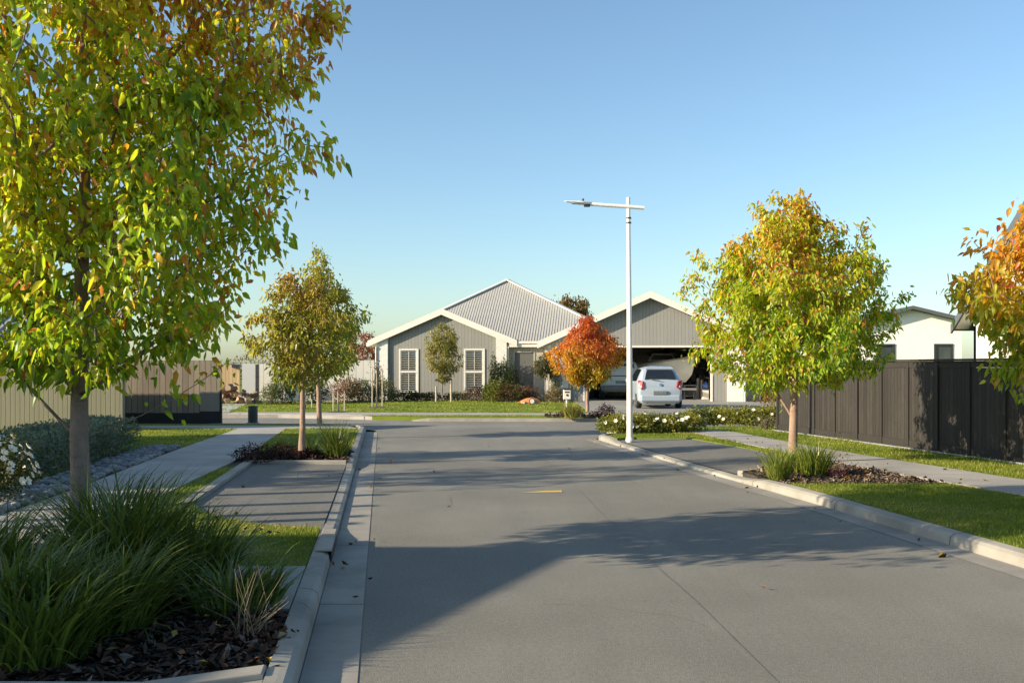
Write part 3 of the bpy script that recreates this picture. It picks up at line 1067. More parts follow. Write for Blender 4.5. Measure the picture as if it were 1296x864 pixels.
# ------------------------------------------------------------------ shrubs
def shrub(name, label, base, rx, ry, h, n, leafL, stops, cat='shrub', group=None, seed=1, up=.3, wleaf=.5, lump=.22, detail=False,
          zlow=.05, mat='shrubleaf', boxy=False, rnd=.2, stems=9, bark='bark_grey'):
    rng = np.random.default_rng(seed)
    global RNG
    keep, RNG = RNG, rng
    th = thing(name, label, cat, base, group)
    B = np.array(base, float)
    d = unit(rng.normal(0, 1, (n, 3)))
    d[:, 2] = np.where(rng.random(n) < .32, -np.abs(d[:, 2]) * .55, np.abs(d[:, 2]))
    d = unit(d)
    ph = rng.uniform(0, 6.28, 5)
    az = np.arctan2(d[:, 1], d[:, 0])
    r = 1 + lump * (np.sin(3 * az + ph[0] + 3 * d[:, 2]) * .5 + np.sin(6 * az + ph[1] - 5 * d[:, 2]) * .5 + .5 * np.sin(9 * d[:, 2] + ph[2] + 2 * az))
    if boxy:
        m = np.max(np.abs(d * np.array([1, 1, 1.05])), 1)
        r = r * (.72 / m + .28 * 1.0) * .98
    q = rng.random(n) ** .33
    P = d * (r * q)[:, None]
    P = P * np.array([rx, ry, h * .62]) + np.array([0, 0, h * .38])
    P[:, 2] = np.maximum(P[:, 2], zlow)
    D = unit(d * .7 + rng.normal(0, .5, (n, 3)) + np.array([0, 0, up]))
    Nn = unit(d * .6 + rng.normal(0, .5, (n, 3)) + np.array([0, 0, .5]))
    L = leafL * rng.uniform(.6, 1.25, n)
    cl = .5 + .25 * np.sin(P[:, 0] * 9 / max(rx, .3) * .5 + ph[3]) + rng.normal(0, .2, n) + .12 * (P[:, 2] / h - .5)
    C = jitter(palette(np.clip(cl, 0, 1), stops), rnd)
    V, pls, CC = leaf_arrays(P, D, Nn, L, L * wleaf, C, detail)
    np_mesh('foliage', V + B, pls, CC, M[mat], th)
    mb = MB()
    for i in range(stems):
        a = rng.uniform(0, 6.28)
        e = np.array([math.cos(a) * rx * .6 * rng.random(), math.sin(a) * ry * .6 * rng.random(), h * rng.uniform(.45, .8)])
        mb.tube([Vector(B + e * np.array([.15, .15, 0]) + np.array([0, 0, -.02])), Vector(B + e * np.array([.5, .5, .5])), Vector(B + e)], [.009, .007, .004], 4)
    mb.build('stems', M[bark], th)
    RNG = keep
    return th


def flower_me(name, r, seed):
    rng = np.random.default_rng(seed)
    mb = MB()
    for ring, (k, rr, tilt) in enumerate(((6, r, .35), (5, r * .7, .8))):
        for i in range(k):
            a = 6.283 * i / k + ring * .5 + rng.uniform(-.15, .15)
            o = Vector((math.cos(a), math.sin(a), 0))
            s = Vector((-math.sin(a), math.cos(a), 0))
            u = Vector((0, 0, 1))
            e = o * math.cos(tilt) + u * math.sin(tilt)
            mb.add([o * .1 * rr, o * .1 * rr + e * rr * .6 + s * rr * .42, o * .1 * rr + e * rr * 1.0 + u * rr * .05, o * .1 * rr + e * rr * .6 - s * rr * .42], [(0, 1, 2, 3)])
    me = bpy.data.meshes.new(name)
    me.from_pydata([Vector(v) for v in mb.v], [], mb.f)
    me.materials.append(M['petal'])
    return me


def bloom(th, base, rx, ry, h, n, r, seed, side=None):
    rng = np.random.default_rng(seed)
    me = flower_me('flower', r, seed)
    for i in range(n):
        a = rng.uniform(0, 6.28) if side is None else rng.normal(side, .9)
        e = rng.uniform(-.1, 1.2)
        p = Vector((math.cos(a) * math.cos(e) * rx, math.sin(a) * math.cos(e) * ry, h * .38 + math.sin(e) * h * .6)) * rng.uniform(1.0, 1.08)
        o = bpy.data.objects.new('flower', me)
        COL.objects.link(o)
        o.parent = th
        o.location = p
        nrm = Vector((p.x / rx, p.y / ry, (p.z - h * .3) / h + .3)).normalized()
        o.rotation_euler = nrm.to_track_quat('Z', 'Y').to_euler()
        s = rng.uniform(.7, 1.2)
        o.scale = (s, s, s)


ROSE = [(0, (.11, .14, .02)), (.5, (.23, .245, .035)), (1, (.38, .34, .05))]
gp = 'white rose bushes in the corner hedge'
rl = ['rose bush with white blooms at the kerb end of the front hedge row', 'rose bush with white blooms standing right behind the lamp post',
      'rose bush with white blooms third from the kerb in the front hedge row', 'rose bush with white blooms where the front hedge row meets the path']
for i, (px, Y) in enumerate(((781, 22.3), (811, 22.4), (838, 22.5), (866, 22.7))):
    s = (.48, .45, .40 + .03 * (i % 2))
    bs = (PX(px, Y), Y, .12)
    t = shrub('rose_bush', rl[i], bs, s[0], s[1], s[2], 2300, .058, ROSE, 'rose bush', gp, 100 + i, wleaf=.62)
    bloom(t, bs, *s, 9, .046, 200 + i, side=R(-90))
rl = ['rose bush with white blooms behind the white car, left end of the back row', 'rose bush with white blooms in the middle of the back row past the path',
      'broad rose bush with white blooms in the back row on the path bend', 'rose bush with few blooms against the end of the black fence']
for i, (px, Y, w) in enumerate(((893, 25.4, .6), (925, 25.2, .62), (953, 25.0, .6), (976, 24.9, .5))):
    s = (w, .55, .46)
    bs = (PX(px, Y), Y, .12)
    t = shrub('rose_bush', rl[i], bs, *s, 2000, .062, ROSE, 'rose bush', gp, 110 + i, wleaf=.62)
    bloom(t, bs, *s, 5, .045, 220 + i, side=R(-100))
shrub('small_shrub', 'low grey brown shrub at the foot of the black fence end', (6.0, 23.5, .12), .34, .25, .34, 500, .05, [(0, (.14, .12, .07)), (1, (.27, .24, .15))], seed=121)
shrub('brown_shrub', 'tall yellow-brown shrub behind the end of the black fence', (PX(977, 34), 34, .12), .5, .5, 1.35, 900, .1, [(0, (.14, .13, .02)), (.5, (.26, .17, .03)), (1, (.3, .1, .03))], seed=122)

# rose and silver hedge on the left
s = (.62, .55, .78)
bs = (-5.75, 10.6, .1)
t = shrub('rose_bush', 'dark rose bush with clustered white blooms at the left edge of the path', bs, *s, 2600, .05, [(0, (.03, .045, .012)), (.6, (.07, .09, .02)), (1, (.2, .16, .04))], 'rose bush', None, 131, wleaf=.62, detail=True)
bloom(t, bs, *s, 46, .05, 231, side=R(-15))
SIL = [(0, (.13, .17, .12)), (.5, (.21, .26, .19)), (1, (.31, .35, .26))]
hl = ['clipped grey-green hedge shrub behind the white rose bush', 'clipped grey-green hedge shrub behind the big tree trunk', 'clipped grey-green hedge shrub third from the rose bush',
      'clipped grey-green hedge shrub second from the lawn', 'clipped grey-green hedge shrub at the lawn end of its row']
for i, (x, y) in enumerate(((-6.55, 11.9), (-6.62, 13.1), (-6.72, 14.3), (-6.83, 15.5), (-6.98, 16.75))):
    shrub('hedge_shrub', hl[i], (x, y, .1), .55, .74, .66 - .02 * (i < 2), 6000, .056, SIL, 'hedge', 'grey-green hedge along the left path', 140 + i, up=.8, wleaf=.55, lump=.06, boxy=True, stems=4)
# dark mounds in the bed by the slim tree
BUR = [(0, (.022, .012, .012)), (.6, (.06, .025, .024)), (1, (.12, .05, .035))]
for i, (px, Y, r, lb) in enumerate(((322, 15.5, .34, 'dark burgundy mound at the path end of the bark bed'), (358, 16.2, .3, 'dark burgundy mound just left of the slim tree trunk'),
                                    (384, 16.0, .22, 'smallest dark burgundy mound right of the slim tree trunk'))):
    shrub('burgundy_mound', lb, (PX(px, Y), Y, .1), r, r * .8, r * .8, 900, .045, BUR, 'ground plant', 'burgundy plants in the bark bed', 150 + i, zlow=.02, stems=3)
shrub('purple_shrub', 'dark purple round shrub at the driveway entrance by the red tree', (PX(767, 29.5), 29.5, .12), .27, .25, .36, 600, .06, [(0, (.03, .012, .018)), (1, (.10, .04, .05))], seed=156)
for i, (px, lb) in enumerate(((713, 'small burgundy plant left of the mailbox tuft'), (731, 'small burgundy plant left of the red tree trunk'), (752, 'small burgundy plant right of the red tree trunk'))):
    shrub('burgundy_mound', lb, (PX(px, 29.6), 29.55, .115), .2, .16, .16, 260, .05, BUR, 'ground plant', 'burgundy plants by the driveway', 158 + i, zlow=.02, stems=2)

# shrubs along the grey house and fence
HS = [
    ('leafy_shrub', 'tall glossy green shrub left of the front door', 638, 43.0, .58, .5, 1.75, 1300, .10, [(0, (.045, .075, .012)), (.5, (.10, .14, .02)), (1, (.19, .21, .03))]),
    ('leafy_shrub', 'low yellow-green shrub at the foot of the tall door shrub', 627, 42.2, .62, .5, .85, 1100, .09, [(0, (.08, .11, .016)), (1, (.25, .26, .04))]),
    ('dry_shrub', 'reddish brown shrub behind the orange mower', 645, 42.0, .72, .5, .75, 1000, .08, [(0, (.09, .06, .03)), (.6, (.2, .12, .06)), (1, (.16, .17, .04))]),
    ('dry_shrub', 'brown flowering shrub in front of the door right of the mower', 667, 42.6, .55, .4, .62, 700, .08, [(0, (.10, .07, .04)), (1, (.30, .15, .11))]),
    ('dry_shrub', 'straw coloured tuft shrub beside the green columns', 703, 41.6, .48, .4, .55, 700, .08, [(0, (.14, .10, .05)), (1, (.32, .25, .13))]),
    ('dry_shrub', 'pinkish brown shrub under the right gable window', 603, 43.2, .6, .4, .62, 700, .08, [(0, (.09, .075, .04)), (1, (.29, .16, .12))]),
    ('dark_shrub', 'dark low shrub spreading under the left gable window', 512, 43.3, .85, .4, .42, 800, .08, [(0, (.025, .04, .012)), (1, (.08, .10, .03))]),
    ('dark_shrub', 'dark low shrub between the two gable windows', 540, 43.4, .85, .4, .36, 700, .08, [(0, (.03, .045, .012)), (1, (.09, .10, .03))]),
    ('dark_shrub', 'low dark shrub right of the young staked tree', 578, 43.5, .6, .35, .34, 500, .08, [(0, (.03, .045, .012)), (1, (.10, .12, .035))]),
    ('bronze_shrub', 'upright bronze shrub against the end of the pale fence', 473, 42.5, .36, .34, 1.75, 800, .08, [(0, (.07, .045, .03)), (1, (.16, .10, .055))]),
    ('grey_shrub', 'grey-green plumed shrub left of the house pier', 486, 41.8, .5, .45, 1.0, 800, .09, [(0, (.10, .12, .05)), (1, (.25, .26, .15))]),
    ('grey_shrub', 'grey-green lavender shrub before the middle of the pale fence', 458, 41.4, .58, .45, .95, 900, .09, [(0, (.10, .12, .06)), (1, (.26, .27, .17))]),
    ('red_shrub', 'russet shrub before the pale fence beside the grey-green one', 440, 41.2, .62, .5, 1.05, 900, .09, [(0, (.12, .08, .03)), (.5, (.24, .15, .06)), (1, (.34, .14, .09))]),
    ('leafy_shrub', 'green shrub behind the trunk of the second verge tree', 397, 40.2, .62, .5, 1.0, 900, .09, [(0, (.06, .09, .018)), (1, (.17, .19, .035))]),
    ('leafy_shrub', 'tall loose green shrub at the gate end of the pale fence', 358, 39.4, .5, .45, 1.35, 850, .10, [(0, (.06, .09, .02)), (1, (.18, .21, .05))]),
    ('grey_shrub', 'low grey-green shrub at the foot of the gate post', 343, 38.8, .42, .4, .8, 600, .08, [(0, (.09, .11, .04)), (1, (.24, .25, .13))]),
    ('leafy_shrub', 'tall thin shrub climbing beside the white right pier', 625, 43.6, .22, .2, 2.0, 500, .09, [(0, (.05, .075, .03)), (1, (.14, .16, .07))]),
]
for i, (nm, lb, px, Y, rx, ry, h, n, L, stp) in enumerate(HS):
    shrub(nm, lb, (PX(px, Y), Y, .13), rx, ry, h, int(n * 1.8), L, stp, seed=170 + i, up=.6, wleaf=.58)
for i, (px, lb) in enumerate(((699, 'clipped green conifer column left in its pair by the porch'), (706, 'clipped green conifer column nearest the white garage pier'))):
    shrub('conifer_column', lb, (PX(px, 42.5), 42.5, .13), .17, .17, 1.45, 900, .07, [(0, (.035, .07, .012)), (1, (.12, .18, .025))], 'conifer', 'conifer columns by the porch', 190 + i, up=1.5, lump=.05, boxy=True, wleaf=.3)
shrub('dry_hedge', 'tall brown dry hedge behind the tan timber fence', (PX(318, 55), 55, 0), 1.9, 1.0, 2.35, 1600, .14, [(0, (.14, .10, .05)), (1, (.30, .22, .11))], 'hedge', seed=195)
# small staked saplings on the far lawn
for i, (px, py, h, lb) in enumerate(((386, 517, .9, 'leafy little sapling on the far lawn behind the second verge tree'), (427, 521, 1.0, 'thin staked sapling in the middle of the far lawn'), (476, 515.5, 1.9, 'tall staked sapling nearest the grey house pier'))):
    p = G(px, py, .13)
    t = thing('sapling', lb, 'sapling', p, 'staked saplings on the far lawn')
    for dx in (-.16, .02, .2):
        MB().tube([(p[0] + dx, p[1] + abs(dx), .1), (p[0] + dx, p[1] + abs(dx), h * .8 if i else h * .5)], .022, 6).build('stake', M['stake'], t)
    mb = MB().tube([p, (p[0] + .03, p[1], h * .6), (p[0], p[1], h * 1.15)], [.016, .012, .006], 6)
    mb.build('stem', M['bark_grey'], t)
    n = (60, 60, 50)[i]
    P = RNG.normal(0, .16, (n, 3)) + np.array([p[0], p[1], h * .85])
    V, pls, CC = leaf_arrays(P, RNG.normal(0, 1, (n, 3)), RNG.normal(0, 1, (n, 3)) + [0, 0, 1], np.full(n, .075), np.full(n, .04), jitter(np.repeat(np.array([[(.12, .15, .03), (.3, .12, .12), (.3, .16, .14)][i]]), n, 0)), False)
    np_mesh('foliage', V, pls, CC, M['shrubleaf'], t)
    mb = MB()
    mb.tube([(p[0], p[1], .125), (p[0], p[1], .15)], [.36, .30], 16)
    mb.build('mulch_ring', M['soil'], t)


# ------------------------------------------------------------------ tussocks
def tussock(name, label, base, n, L, w, stops, seed, spread=.16, lean=.55, curl=1.15, bias=None, cat='grass clump', group=None, seg=6):
    rng = np.random.default_rng(seed)
    global RNG
    keep, RNG = RNG, rng
    th = thing(name, label, cat, base, group)
    az = rng.uniform(0, 6.283, n)
    if bias is not None:
        k = rng.random(n) < bias[1]
        az[k] = rng.normal(bias[0], .75, k.sum())
    rr = np.sqrt(rng.random(n)) * spread
    a2 = az + rng.normal(0, .8, n)
    P = np.array(base) + np.stack([np.cos(a2) * rr, np.sin(a2) * rr, np.zeros(n)], 1)
    le = np.abs(rng.normal(lean * .62, lean * .42, n)) * (.35 + .65 * rr / spread)
    LL = L * rng.uniform(.55, 1.12, n)
    C = jitter(palette(np.clip(rng.normal(.45, .25, n), 0, 1), stops), .2)
    V, pls, CC = strap_arrays(P, az, le, LL, w * rng.uniform(.7, 1.2, n), C, seg, curl)
    V[:, 2] = np.maximum(V[:, 2], base[2] + .004)
    np_mesh('blades', V, pls, CC, M['strap'], th)
    RNG = keep
    return th


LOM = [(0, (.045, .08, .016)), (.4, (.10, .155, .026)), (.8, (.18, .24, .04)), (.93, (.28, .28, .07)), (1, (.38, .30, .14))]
gp = 'dark strappy grass clumps around the big tree'
for i, (x, y, n, L, lb) in enumerate((
        (-2.72, 5.45, 1000, .70, 'broad dark grass clump at the bottom left corner'),
        (-2.3, 5.62, 900, .60, 'dark grass clump leaning over the bark, second from the corner'),
        (-3.35, 6.2, 850, .76, 'dark grass clump half cut by the left frame edge'),
        (-2.6, 6.65, 1000, .92, 'tall dark grass clump right of the big tree trunk'),
        (-2.15, 6.6, 800, .66, 'dark grass clump reaching over the concrete slab'),
        (-2.40, 5.02, 700, .56, 'lowest dark grass clump in front of all others at the frame bottom'),
        (-1.68, 6.05, 420, .44, 'smallest dark grass clump by the kerb at the slab edge'),
        (-2.95, 7.1, 850, .86, 'dark grass clump directly before the big tree trunk'))):
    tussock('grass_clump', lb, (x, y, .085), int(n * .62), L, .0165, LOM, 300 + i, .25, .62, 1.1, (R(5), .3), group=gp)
BRT = [(0, (.10, .15, .02)), (.5, (.20, .25, .032)), (1, (.36, .36, .07))]
gp = 'bright grass clumps by the right tree'
p = G(985, 607, .1)
tussock('grass_clump', 'bright yellow-green grass clump left of the right tree trunk', p, 230, .50, .013, BRT, 320, .12, .5, .7, group=gp)
p = G(1030, 602, .1)
tussock('grass_clump', 'bright yellow-green grass clump, the larger one right of the trunk', p, 320, .56, .013, BRT, 321, .16, .5, .7, group=gp)
p = G(1003, 600, .1)
tussock('grass_clump', 'bright grass clump behind the two front ones at the tree foot', p, 130, .42, .013, BRT, 322, .12, .5, .7, group=gp)
p = G(426, 579.5, .1)
tussock('grass_clump', 'large half-lit grass clump in the bed right of the slim tree', p, 300, .66, .014, [(0, (.07, .11, .02)), (1, (.24, .28, .05))], 323, .15, .5, .7)
p = G(392, 578.5, .1)
tussock('grass_clump', 'small shaded grass clump beside the slim tree trunk', p, 110, .42, .013, LOM, 324, .1, .5, .7)
p = G(723, 528.5, .12)
tussock('grass_clump', 'yellow grass clump at the foot of the white mailbox', p, 320, .52, .022, [(0, (.18, .2, .04)), (1, (.42, .38, .1))], 325, .2, .5, .6)
# dry stems in the foreground bark
rng = np.random.default_rng(5)
p = (-1.42, 5.42, .085)
t = thing('dry_plant', 'dried plant with thin tan stalks in the foreground bark', 'dry plant', p)
mb = MB()
for i in range(22):
    a = rng.uniform(-.9, .9)
    e = rng.uniform(.16, .42)
    q = Vector((p[0] + rng.normal(0, .05), p[1] + rng.normal(0, .05), .08))
    mb.tube([q, q + Vector((a * .12, rng.normal(0, .04), e * .5)), q + Vector((a * .34, rng.normal(0, .1), e))], [.0022, .0018, .001], 4)
mb.build('stalks', M['stalk'], t)
n = 160
P = RNG.normal(0, 1, (n, 3)) * [.10, .09, .02] + [p[0], p[1], .12]
V, pls, CC = leaf_arrays(P, RNG.normal(0, 1, (n, 3)), RNG.normal(0, 1, (n, 3)) + [0, 0, 1], np.full(n, .06), np.full(n, .03), jitter(np.repeat(np.array([[.085, .04, .024]]), n, 0), .4), False)
np_mesh('leaves', V, pls, CC, M['mulch'], t)
# thin dark stemmed plants in the right bed
for i, (px, py, lb) in enumerate(((975, 600, 'thin dark stemmed plant left of the right tree'), (1066, 596, 'thin dry stemmed plant at the path side of the right bed'))):
    p = G(px, py, .1)
    t = thing('dry_plant', lb, 'dry plant', p)
    mb = MB()
    for k in range(7):
        a = rng.normal(0, .5)
        q = Vector(p)
        mb.tube([q, q + Vector((a * .2, 0, .16)), q + Vector((a * .45, rng.normal(0, .06), rng.uniform(.25, .42)))], [.004, .003, .0015], 4)
    mb.build('stalks', M['bark_grey'], t)
    n = 40
    P = RNG.normal(0, 1, (n, 3)) * [.12, .1, .1] + [p[0], p[1], .36]
    V, pls, CC = leaf_arrays(P, RNG.normal(0, 1, (n, 3)), RNG.normal(0, 1, (n, 3)) + [0, 0, 1], np.full(n, .035), np.full(n, .018), jitter(np.repeat(np.array([[.08, .05, .035]]), n, 0), .4), False)
    np_mesh('leaves', V, pls, CC, M['mulch'], t)
p = G(1060, 604, .1)
shrub('red_plant', 'tiny crimson plant on the bark of the right bed', p, .16, .1, .1, 130, .04, [(0, (.12, .02, .03)), (1, (.26, .05, .07))], 'ground plant', seed=333, zlow=.02, stems=2)


# ------------------------------------------------------------------ bark, leaves, stones, turf (stuff)
def chips(name, poly, n, z, L, cols, mat, seed, label=None, flat=.35, wr=.4):
    rng = np.random.default_rng(seed)
    xy = scatter(poly, n)
    n = len(xy)
    P = np.stack([xy[:, 0], xy[:, 1], z + rng.random(n) * .025], 1)
    D = rng.normal(0, 1, (n, 3)) * [1, 1, flat]
    N = rng.normal(0, flat, (n, 3)) + [0, 0, 1]
    LL = L * rng.uniform(.4, 1.3, n)
    C = jitter(np.array(cols)[rng.integers(0, len(cols), n)], .35)
    V, pls, CC = leaf_arrays(P, D, N, LL, LL * wr * rng.uniform(.6, 1.4, n), C, False, fold=.5, droop=.0)
    o = np_mesh(name, V, pls, CC, M[mat])
    o['kind'] = 'stuff'
    return o


BK = [(.05, .035, .026), (.09, .06, .042), (.035, .025, .02), (.14, .11, .09), (.10, .05, .032)]
chips('bark_mulch', planter, 9000, .088, .07, BK, 'mulch', 401)
chips('bark_mulch', bedL, 3000, .103, .08, BK, 'mulch', 402)
chips('bark_mulch', bedR, 3500, .103, .06, [(.16, .11, .075), (.24, .17, .12), (.10, .07, .05), (.3, .23, .17)], 'mulch', 403)
chips('bark_mulch', [(1.0, 29.26), (2.95, 29.13), (2.95, 30.3), (1.0, 30.4)], 700, .12, .1, BK, 'mulch', 404)
FALL = [(.30, .15, .05), (.34, .24, .06), (.2, .08, .03), (.26, .2, .1), (.4, .3, .08)]
for i, (poly, n, z) in enumerate(((planter, 150, .115), (bedL, 50, .13), (near_grass, 26, .135), (gR, 42, .14), (bedR, 60, .13),
                                  (strip(3, 21, lambda y: ER(y) - .35, ER), 26, .012), (strip(5, 20, lambda y: EL(y) - .29, lambda y: EL(y) + .1), 16, .012),
                                  (strip(7, 20, EL, ER), 8, .006), (strip(9, 20, QNf, QFf), 14, .13), (bayL, 9, .085))):
    chips('fallen_leaves', poly, n, z, .06, FALL, 'mulch', 420 + i, wr=.55, )
# river stones beside the left path
rng = np.random.default_rng(9)
pp = [(PL(y) - .04, y) for y in ys(9, 18, 9)] + [(PL(y) - .62, y) for y in ys(18, 9, 9)]
n = 1500
xy = scatter(pp, n)
bm = bmesh.new()
bmesh.ops.create_icosphere(bm, subdivisions=1, radius=1)
sv = np.array([v.co[:] for v in bm.verts])
sf = np.array([[v.index for v in f.verts] for f in bm.faces])
bm.free()
V = np.zeros((n, len(sv), 3))
for i in range(n):
    s = rng.uniform(.035, .085)
    a = rng.uniform(0, 6.28)
    q = sv * (1 + rng.normal(0, .08, sv.shape)) * np.array([s, s * rng.uniform(.6, .9), s * .5])
    V[i] = np.stack([q[:, 0] * math.cos(a) - q[:, 1] * math.sin(a), q[:, 0] * math.sin(a) + q[:, 1] * math.cos(a), q[:, 2]], 1) + [xy[i, 0], xy[i, 1], .125 + rng.random() * .035]
C = np.repeat(jitter(np.array([(.22, .225, .23), (.30, .30, .295), (.14, .145, .15)])[rng.integers(0, 3, n)], .2)[:, None], len(sv), 1).reshape(-1, 3)
fs = (np.arange(n)[:, None, None] * len(sv) + sf[None]).reshape(-1, 3)
o = np_mesh('river_stones', V.reshape(-1, 3), [fs], C, M['pebble'])
o.data.shade_smooth()
o['kind'] = 'stuff'
st('stone_bed', [(PL(y) - .02, y) for y in ys(8, 18, 9)] + [(PL(y) - .7, y) for y in ys(18, 8, 9)], .118, M['soil'])


def turf(poly, dens, h, w, seed, stops, z=.112):
    rng = np.random.default_rng(seed)
    n = int(area(poly) * dens)
    xy = scatter(poly, n)
    n = len(xy)
    P = np.stack([xy[:, 0], xy[:, 1], np.full(n, z - .005)], 1)
    az = rng.uniform(0, 6.28, n)
    cl = .45 + .22 * np.sin(xy[:, 0] * 2.1 + 1.3 * np.sin(xy[:, 1] * 1.7)) + .15 * np.sin(xy[:, 1] * 5 + xy[:, 0] * 3) + rng.normal(0, .2, n)
    C = jitter(palette(np.clip(cl, 0, 1), stops), .22)
    hh = h * rng.uniform(.5, 1.25, n) * (.8 + .3 * np.sin(xy[:, 0] * 3.1) * np.sin(xy[:, 1] * 2.3))
    V, pls, CC = strap_arrays(P, az, np.abs(rng.normal(0, .5, n)), hh, w * rng.uniform(.7, 1.3, n), C, 2, .8)
    o = np_mesh('turf_grass', V, pls, CC, M['blade'])
    o['kind'] = 'stuff'


TS = [(0, (.13, .18, .018)), (.45, (.23, .30, .033)), (.75, (.36, .35, .055)), (1, (.48, .40, .14))]
turf(near_grass, 3500, .05, .0055, 501, TS)
turf(strip(4.5, 12.5, KR, QNf), 2600, .045, .006, 502, TS)
turf(strip(8, 22.3, QFf, lambda y: FXL(y) + .05), 1100, .06, .008, 503, TS)
turf(gs, 900, .06, .009, 504, TS)
turf(strip_grass, 2200, .05, .006, 505, TS)
turf(far_strip, 700, .055, .011, 506, TS)
turf([(PL(y), y) for y in ys(17, 23.7, 6)] + [(-10.5, 23.9), (-8.2, 17.5)], 500, .055, .012, 507, TS)
turf([(-13.5, 32.8), (-9, 32.4), (-6, 32.2), (2.5, 31.6), (2.6, 43.6), (-13.5, 43.8)], 130, .06, .026, 508, TS, .13)
turf([(-4.2, 29.9), (-2.6, 29.42), (0, 29.28), (2.5, 29.15), (2.5, 30.5), (-.5, 30.6), (-4.6, 30.5)], 250, .05, .018, 509, TS, .11)
turf([(QFf(22.3), 22.3), (4.6, 23.1), (3.8, 23.3), (3.6, 24.4), (8, 24.8), (6.6, 22.3)], 600, .055, .012, 510, TS)
turf([(8.6, 31.4), (10.2, 36), (11, 43.9), (16, 43.9), (16, 29), (8.3, 29.0)], 130, .06, .026, 511, TS, .125)
# ------------------------------------------------------------------ the grey house
def gable_roof(mb, xl, xr, ze, xa, za, y0, y1, th=.12):
    """two slopes, ridge along y"""
    for (xe, s) in ((xl, -1), (xr, 1)):
        mb.prism([(xe, y0, ze), (xa, y0, za), (xa, y0, za + th), (xe, y0, ze + th)], (0, y1 - y0, 0))


def barge(mb, xl, xr, ze, xa, za, y, h, t):
    for xe in (xl, xr):
        mb.prism([(xe, y, ze), (xa, y, za), (xa, y, za + h), (xe, y, ze + h)], (0, t, 0))


def sash_window(parent, x0, x1, z0, z1, y, split=.52, louv=.10):
    fr = MB()
    w = .075
    zs = z0 + (z1 - z0) * (1 - split)
    for a in ((x0, x0 + w, z0, z1), (x1 - w, x1, z0, z1)):
        fr.box(a[0], a[1], y - .06, y + .04, a[2], a[3])
    for a, b2 in ((z0, z0 + w), (z1 - w, z1), (zs - .045, zs + .045)):
        fr.box(x0 + w, x1 - w, y - .055, y + .04, a, b2)
    f = fr.build('window', M['trim'], parent)
    MB().box(x0 + w, x1 - w, y + .0, y + .012, z0 + w, z1 - w).build('pane', M['glass'], f)
    for a, b2 in ((z0 + w, zs - .045), (zs + .045, z1 - w)):
        sh = MB()
        m = .06
        sh.box(x0 + w + .005, x0 + w + m, y - .03, y - .008, a, b2)
        sh.box(x1 - w - m, x1 - w - .005, y - .03, y - .008, a, b2)
        sh.box((x0 + x1) / 2 - .012, (x0 + x1) / 2 + .012, y - .045, y - .035, a + .03, b2 - .03)
        z = a + .05
        while z < b2 - .05:
            sh.obox(((x0 + x1) / 2, y - .02, z), ((x1 - x0) / 2 - w - m, 0, 0), (0, .02, .0), (0, -.012, .016))
            z += louv
        sh.build('shutter', M['shutter'], f)
    return f


YH, YG = 44.0, 43.0
house = thing('grey_house', 'single storey grey weatherboard house with white gables and an open double garage', 'house', (0, YH, .13))
zb = .12
X, Z = (lambda p: PX(p, YH)), (lambda p: PZ(p, YH))
# left gable
xl, xr = X(463), X(655)
xa = X(558.5)
zA, zE = Z(398), Z(438.5)              # underside of the barge at the apex and at the eaves
sl = (zA - zE) / (xr - xa)
zu = lambda x: zA - sl * abs(x - xa)   # underside of the roof at x
w0, w1, w2, w3 = X(475), X(488.5), X(628), X(641.5)
xw = [X(502.5), X(528), X(586.5), X(613.5)]
wz0, wz1 = Z(497.5), Z(441)
# weatherboard wall built round the two window openings
wl = MB()
def wallpoly(mb, pts, y, t=.15):
    mb.prism([(p[0], y, p[1]) for p in pts], (0, t, 0))
wallpoly(wl, [(w1, zb), (xw[0], zb), (xw[0], zu(xw[0])), (w1, zu(w1))], YH)
for a, b2 in ((xw[0], xw[1]), (xw[2], xw[3])):
    wallpoly(wl, [(a, zb), (b2, zb), (b2, wz0), (a, wz0)], YH)
    top = [(a, wz1), (b2, wz1), (b2, zu(b2)), (a, zu(a))]
    wallpoly(wl, top, YH)
wallpoly(wl, [(xw[1], zb), (xw[2], zb), (xw[2], zu(xw[2])), (xa, zA), (xw[1], zu(xw[1]))], YH)
wallpoly(wl, [(xw[3], zb), (w2, zb), (w2, zu(w2)), (xw[3], zu(xw[3]))], YH)
wl.build('wall', M['siding'], house)
for a, b2 in ((xw[0], xw[1]), (xw[2], xw[3])):
    sash_window(house, a, b2, wz0, wz1, YH + .02)
    MB().box(a, b2, YH + .16, YH + .18, wz0, wz1).build('curtain', M['garagewall'], house)
for a, b2 in ((w0, w1), (w2, w3)):
    wallmb = MB()
    wallpoly(wallmb, [(a, zb), (b2, zb), (b2, zu(b2)), (a, zu(a))], YH - .125, .5)
    wallmb.build('brick_pier', M['brick'], house)
mb = MB().box(w0, w0 + .12, YH + .38, 57, zb, 2.6)
mb.box(w3 - .12, w3, YH + .38, 46.6, zb, 2.55)
mb.build('side_wall', M['brick'], house)
mb = MB()
gable_roof(mb, xl, xr, zE + .06, xa, zA + .06, YH - .23, 51.0, .16)
mb.build('roof', M['roofing'], house)
mb = MB()
barge(mb, xl, xr, zE, xa, zA, YH - .26, .275, .028)
mb.build('barge_board', M['trim'], house)
mb = MB().box(xl - .09, xl + .02, YH - .12, 51, zE + .02, zE + .16)
mb.build('gutter', M['trim'], house)

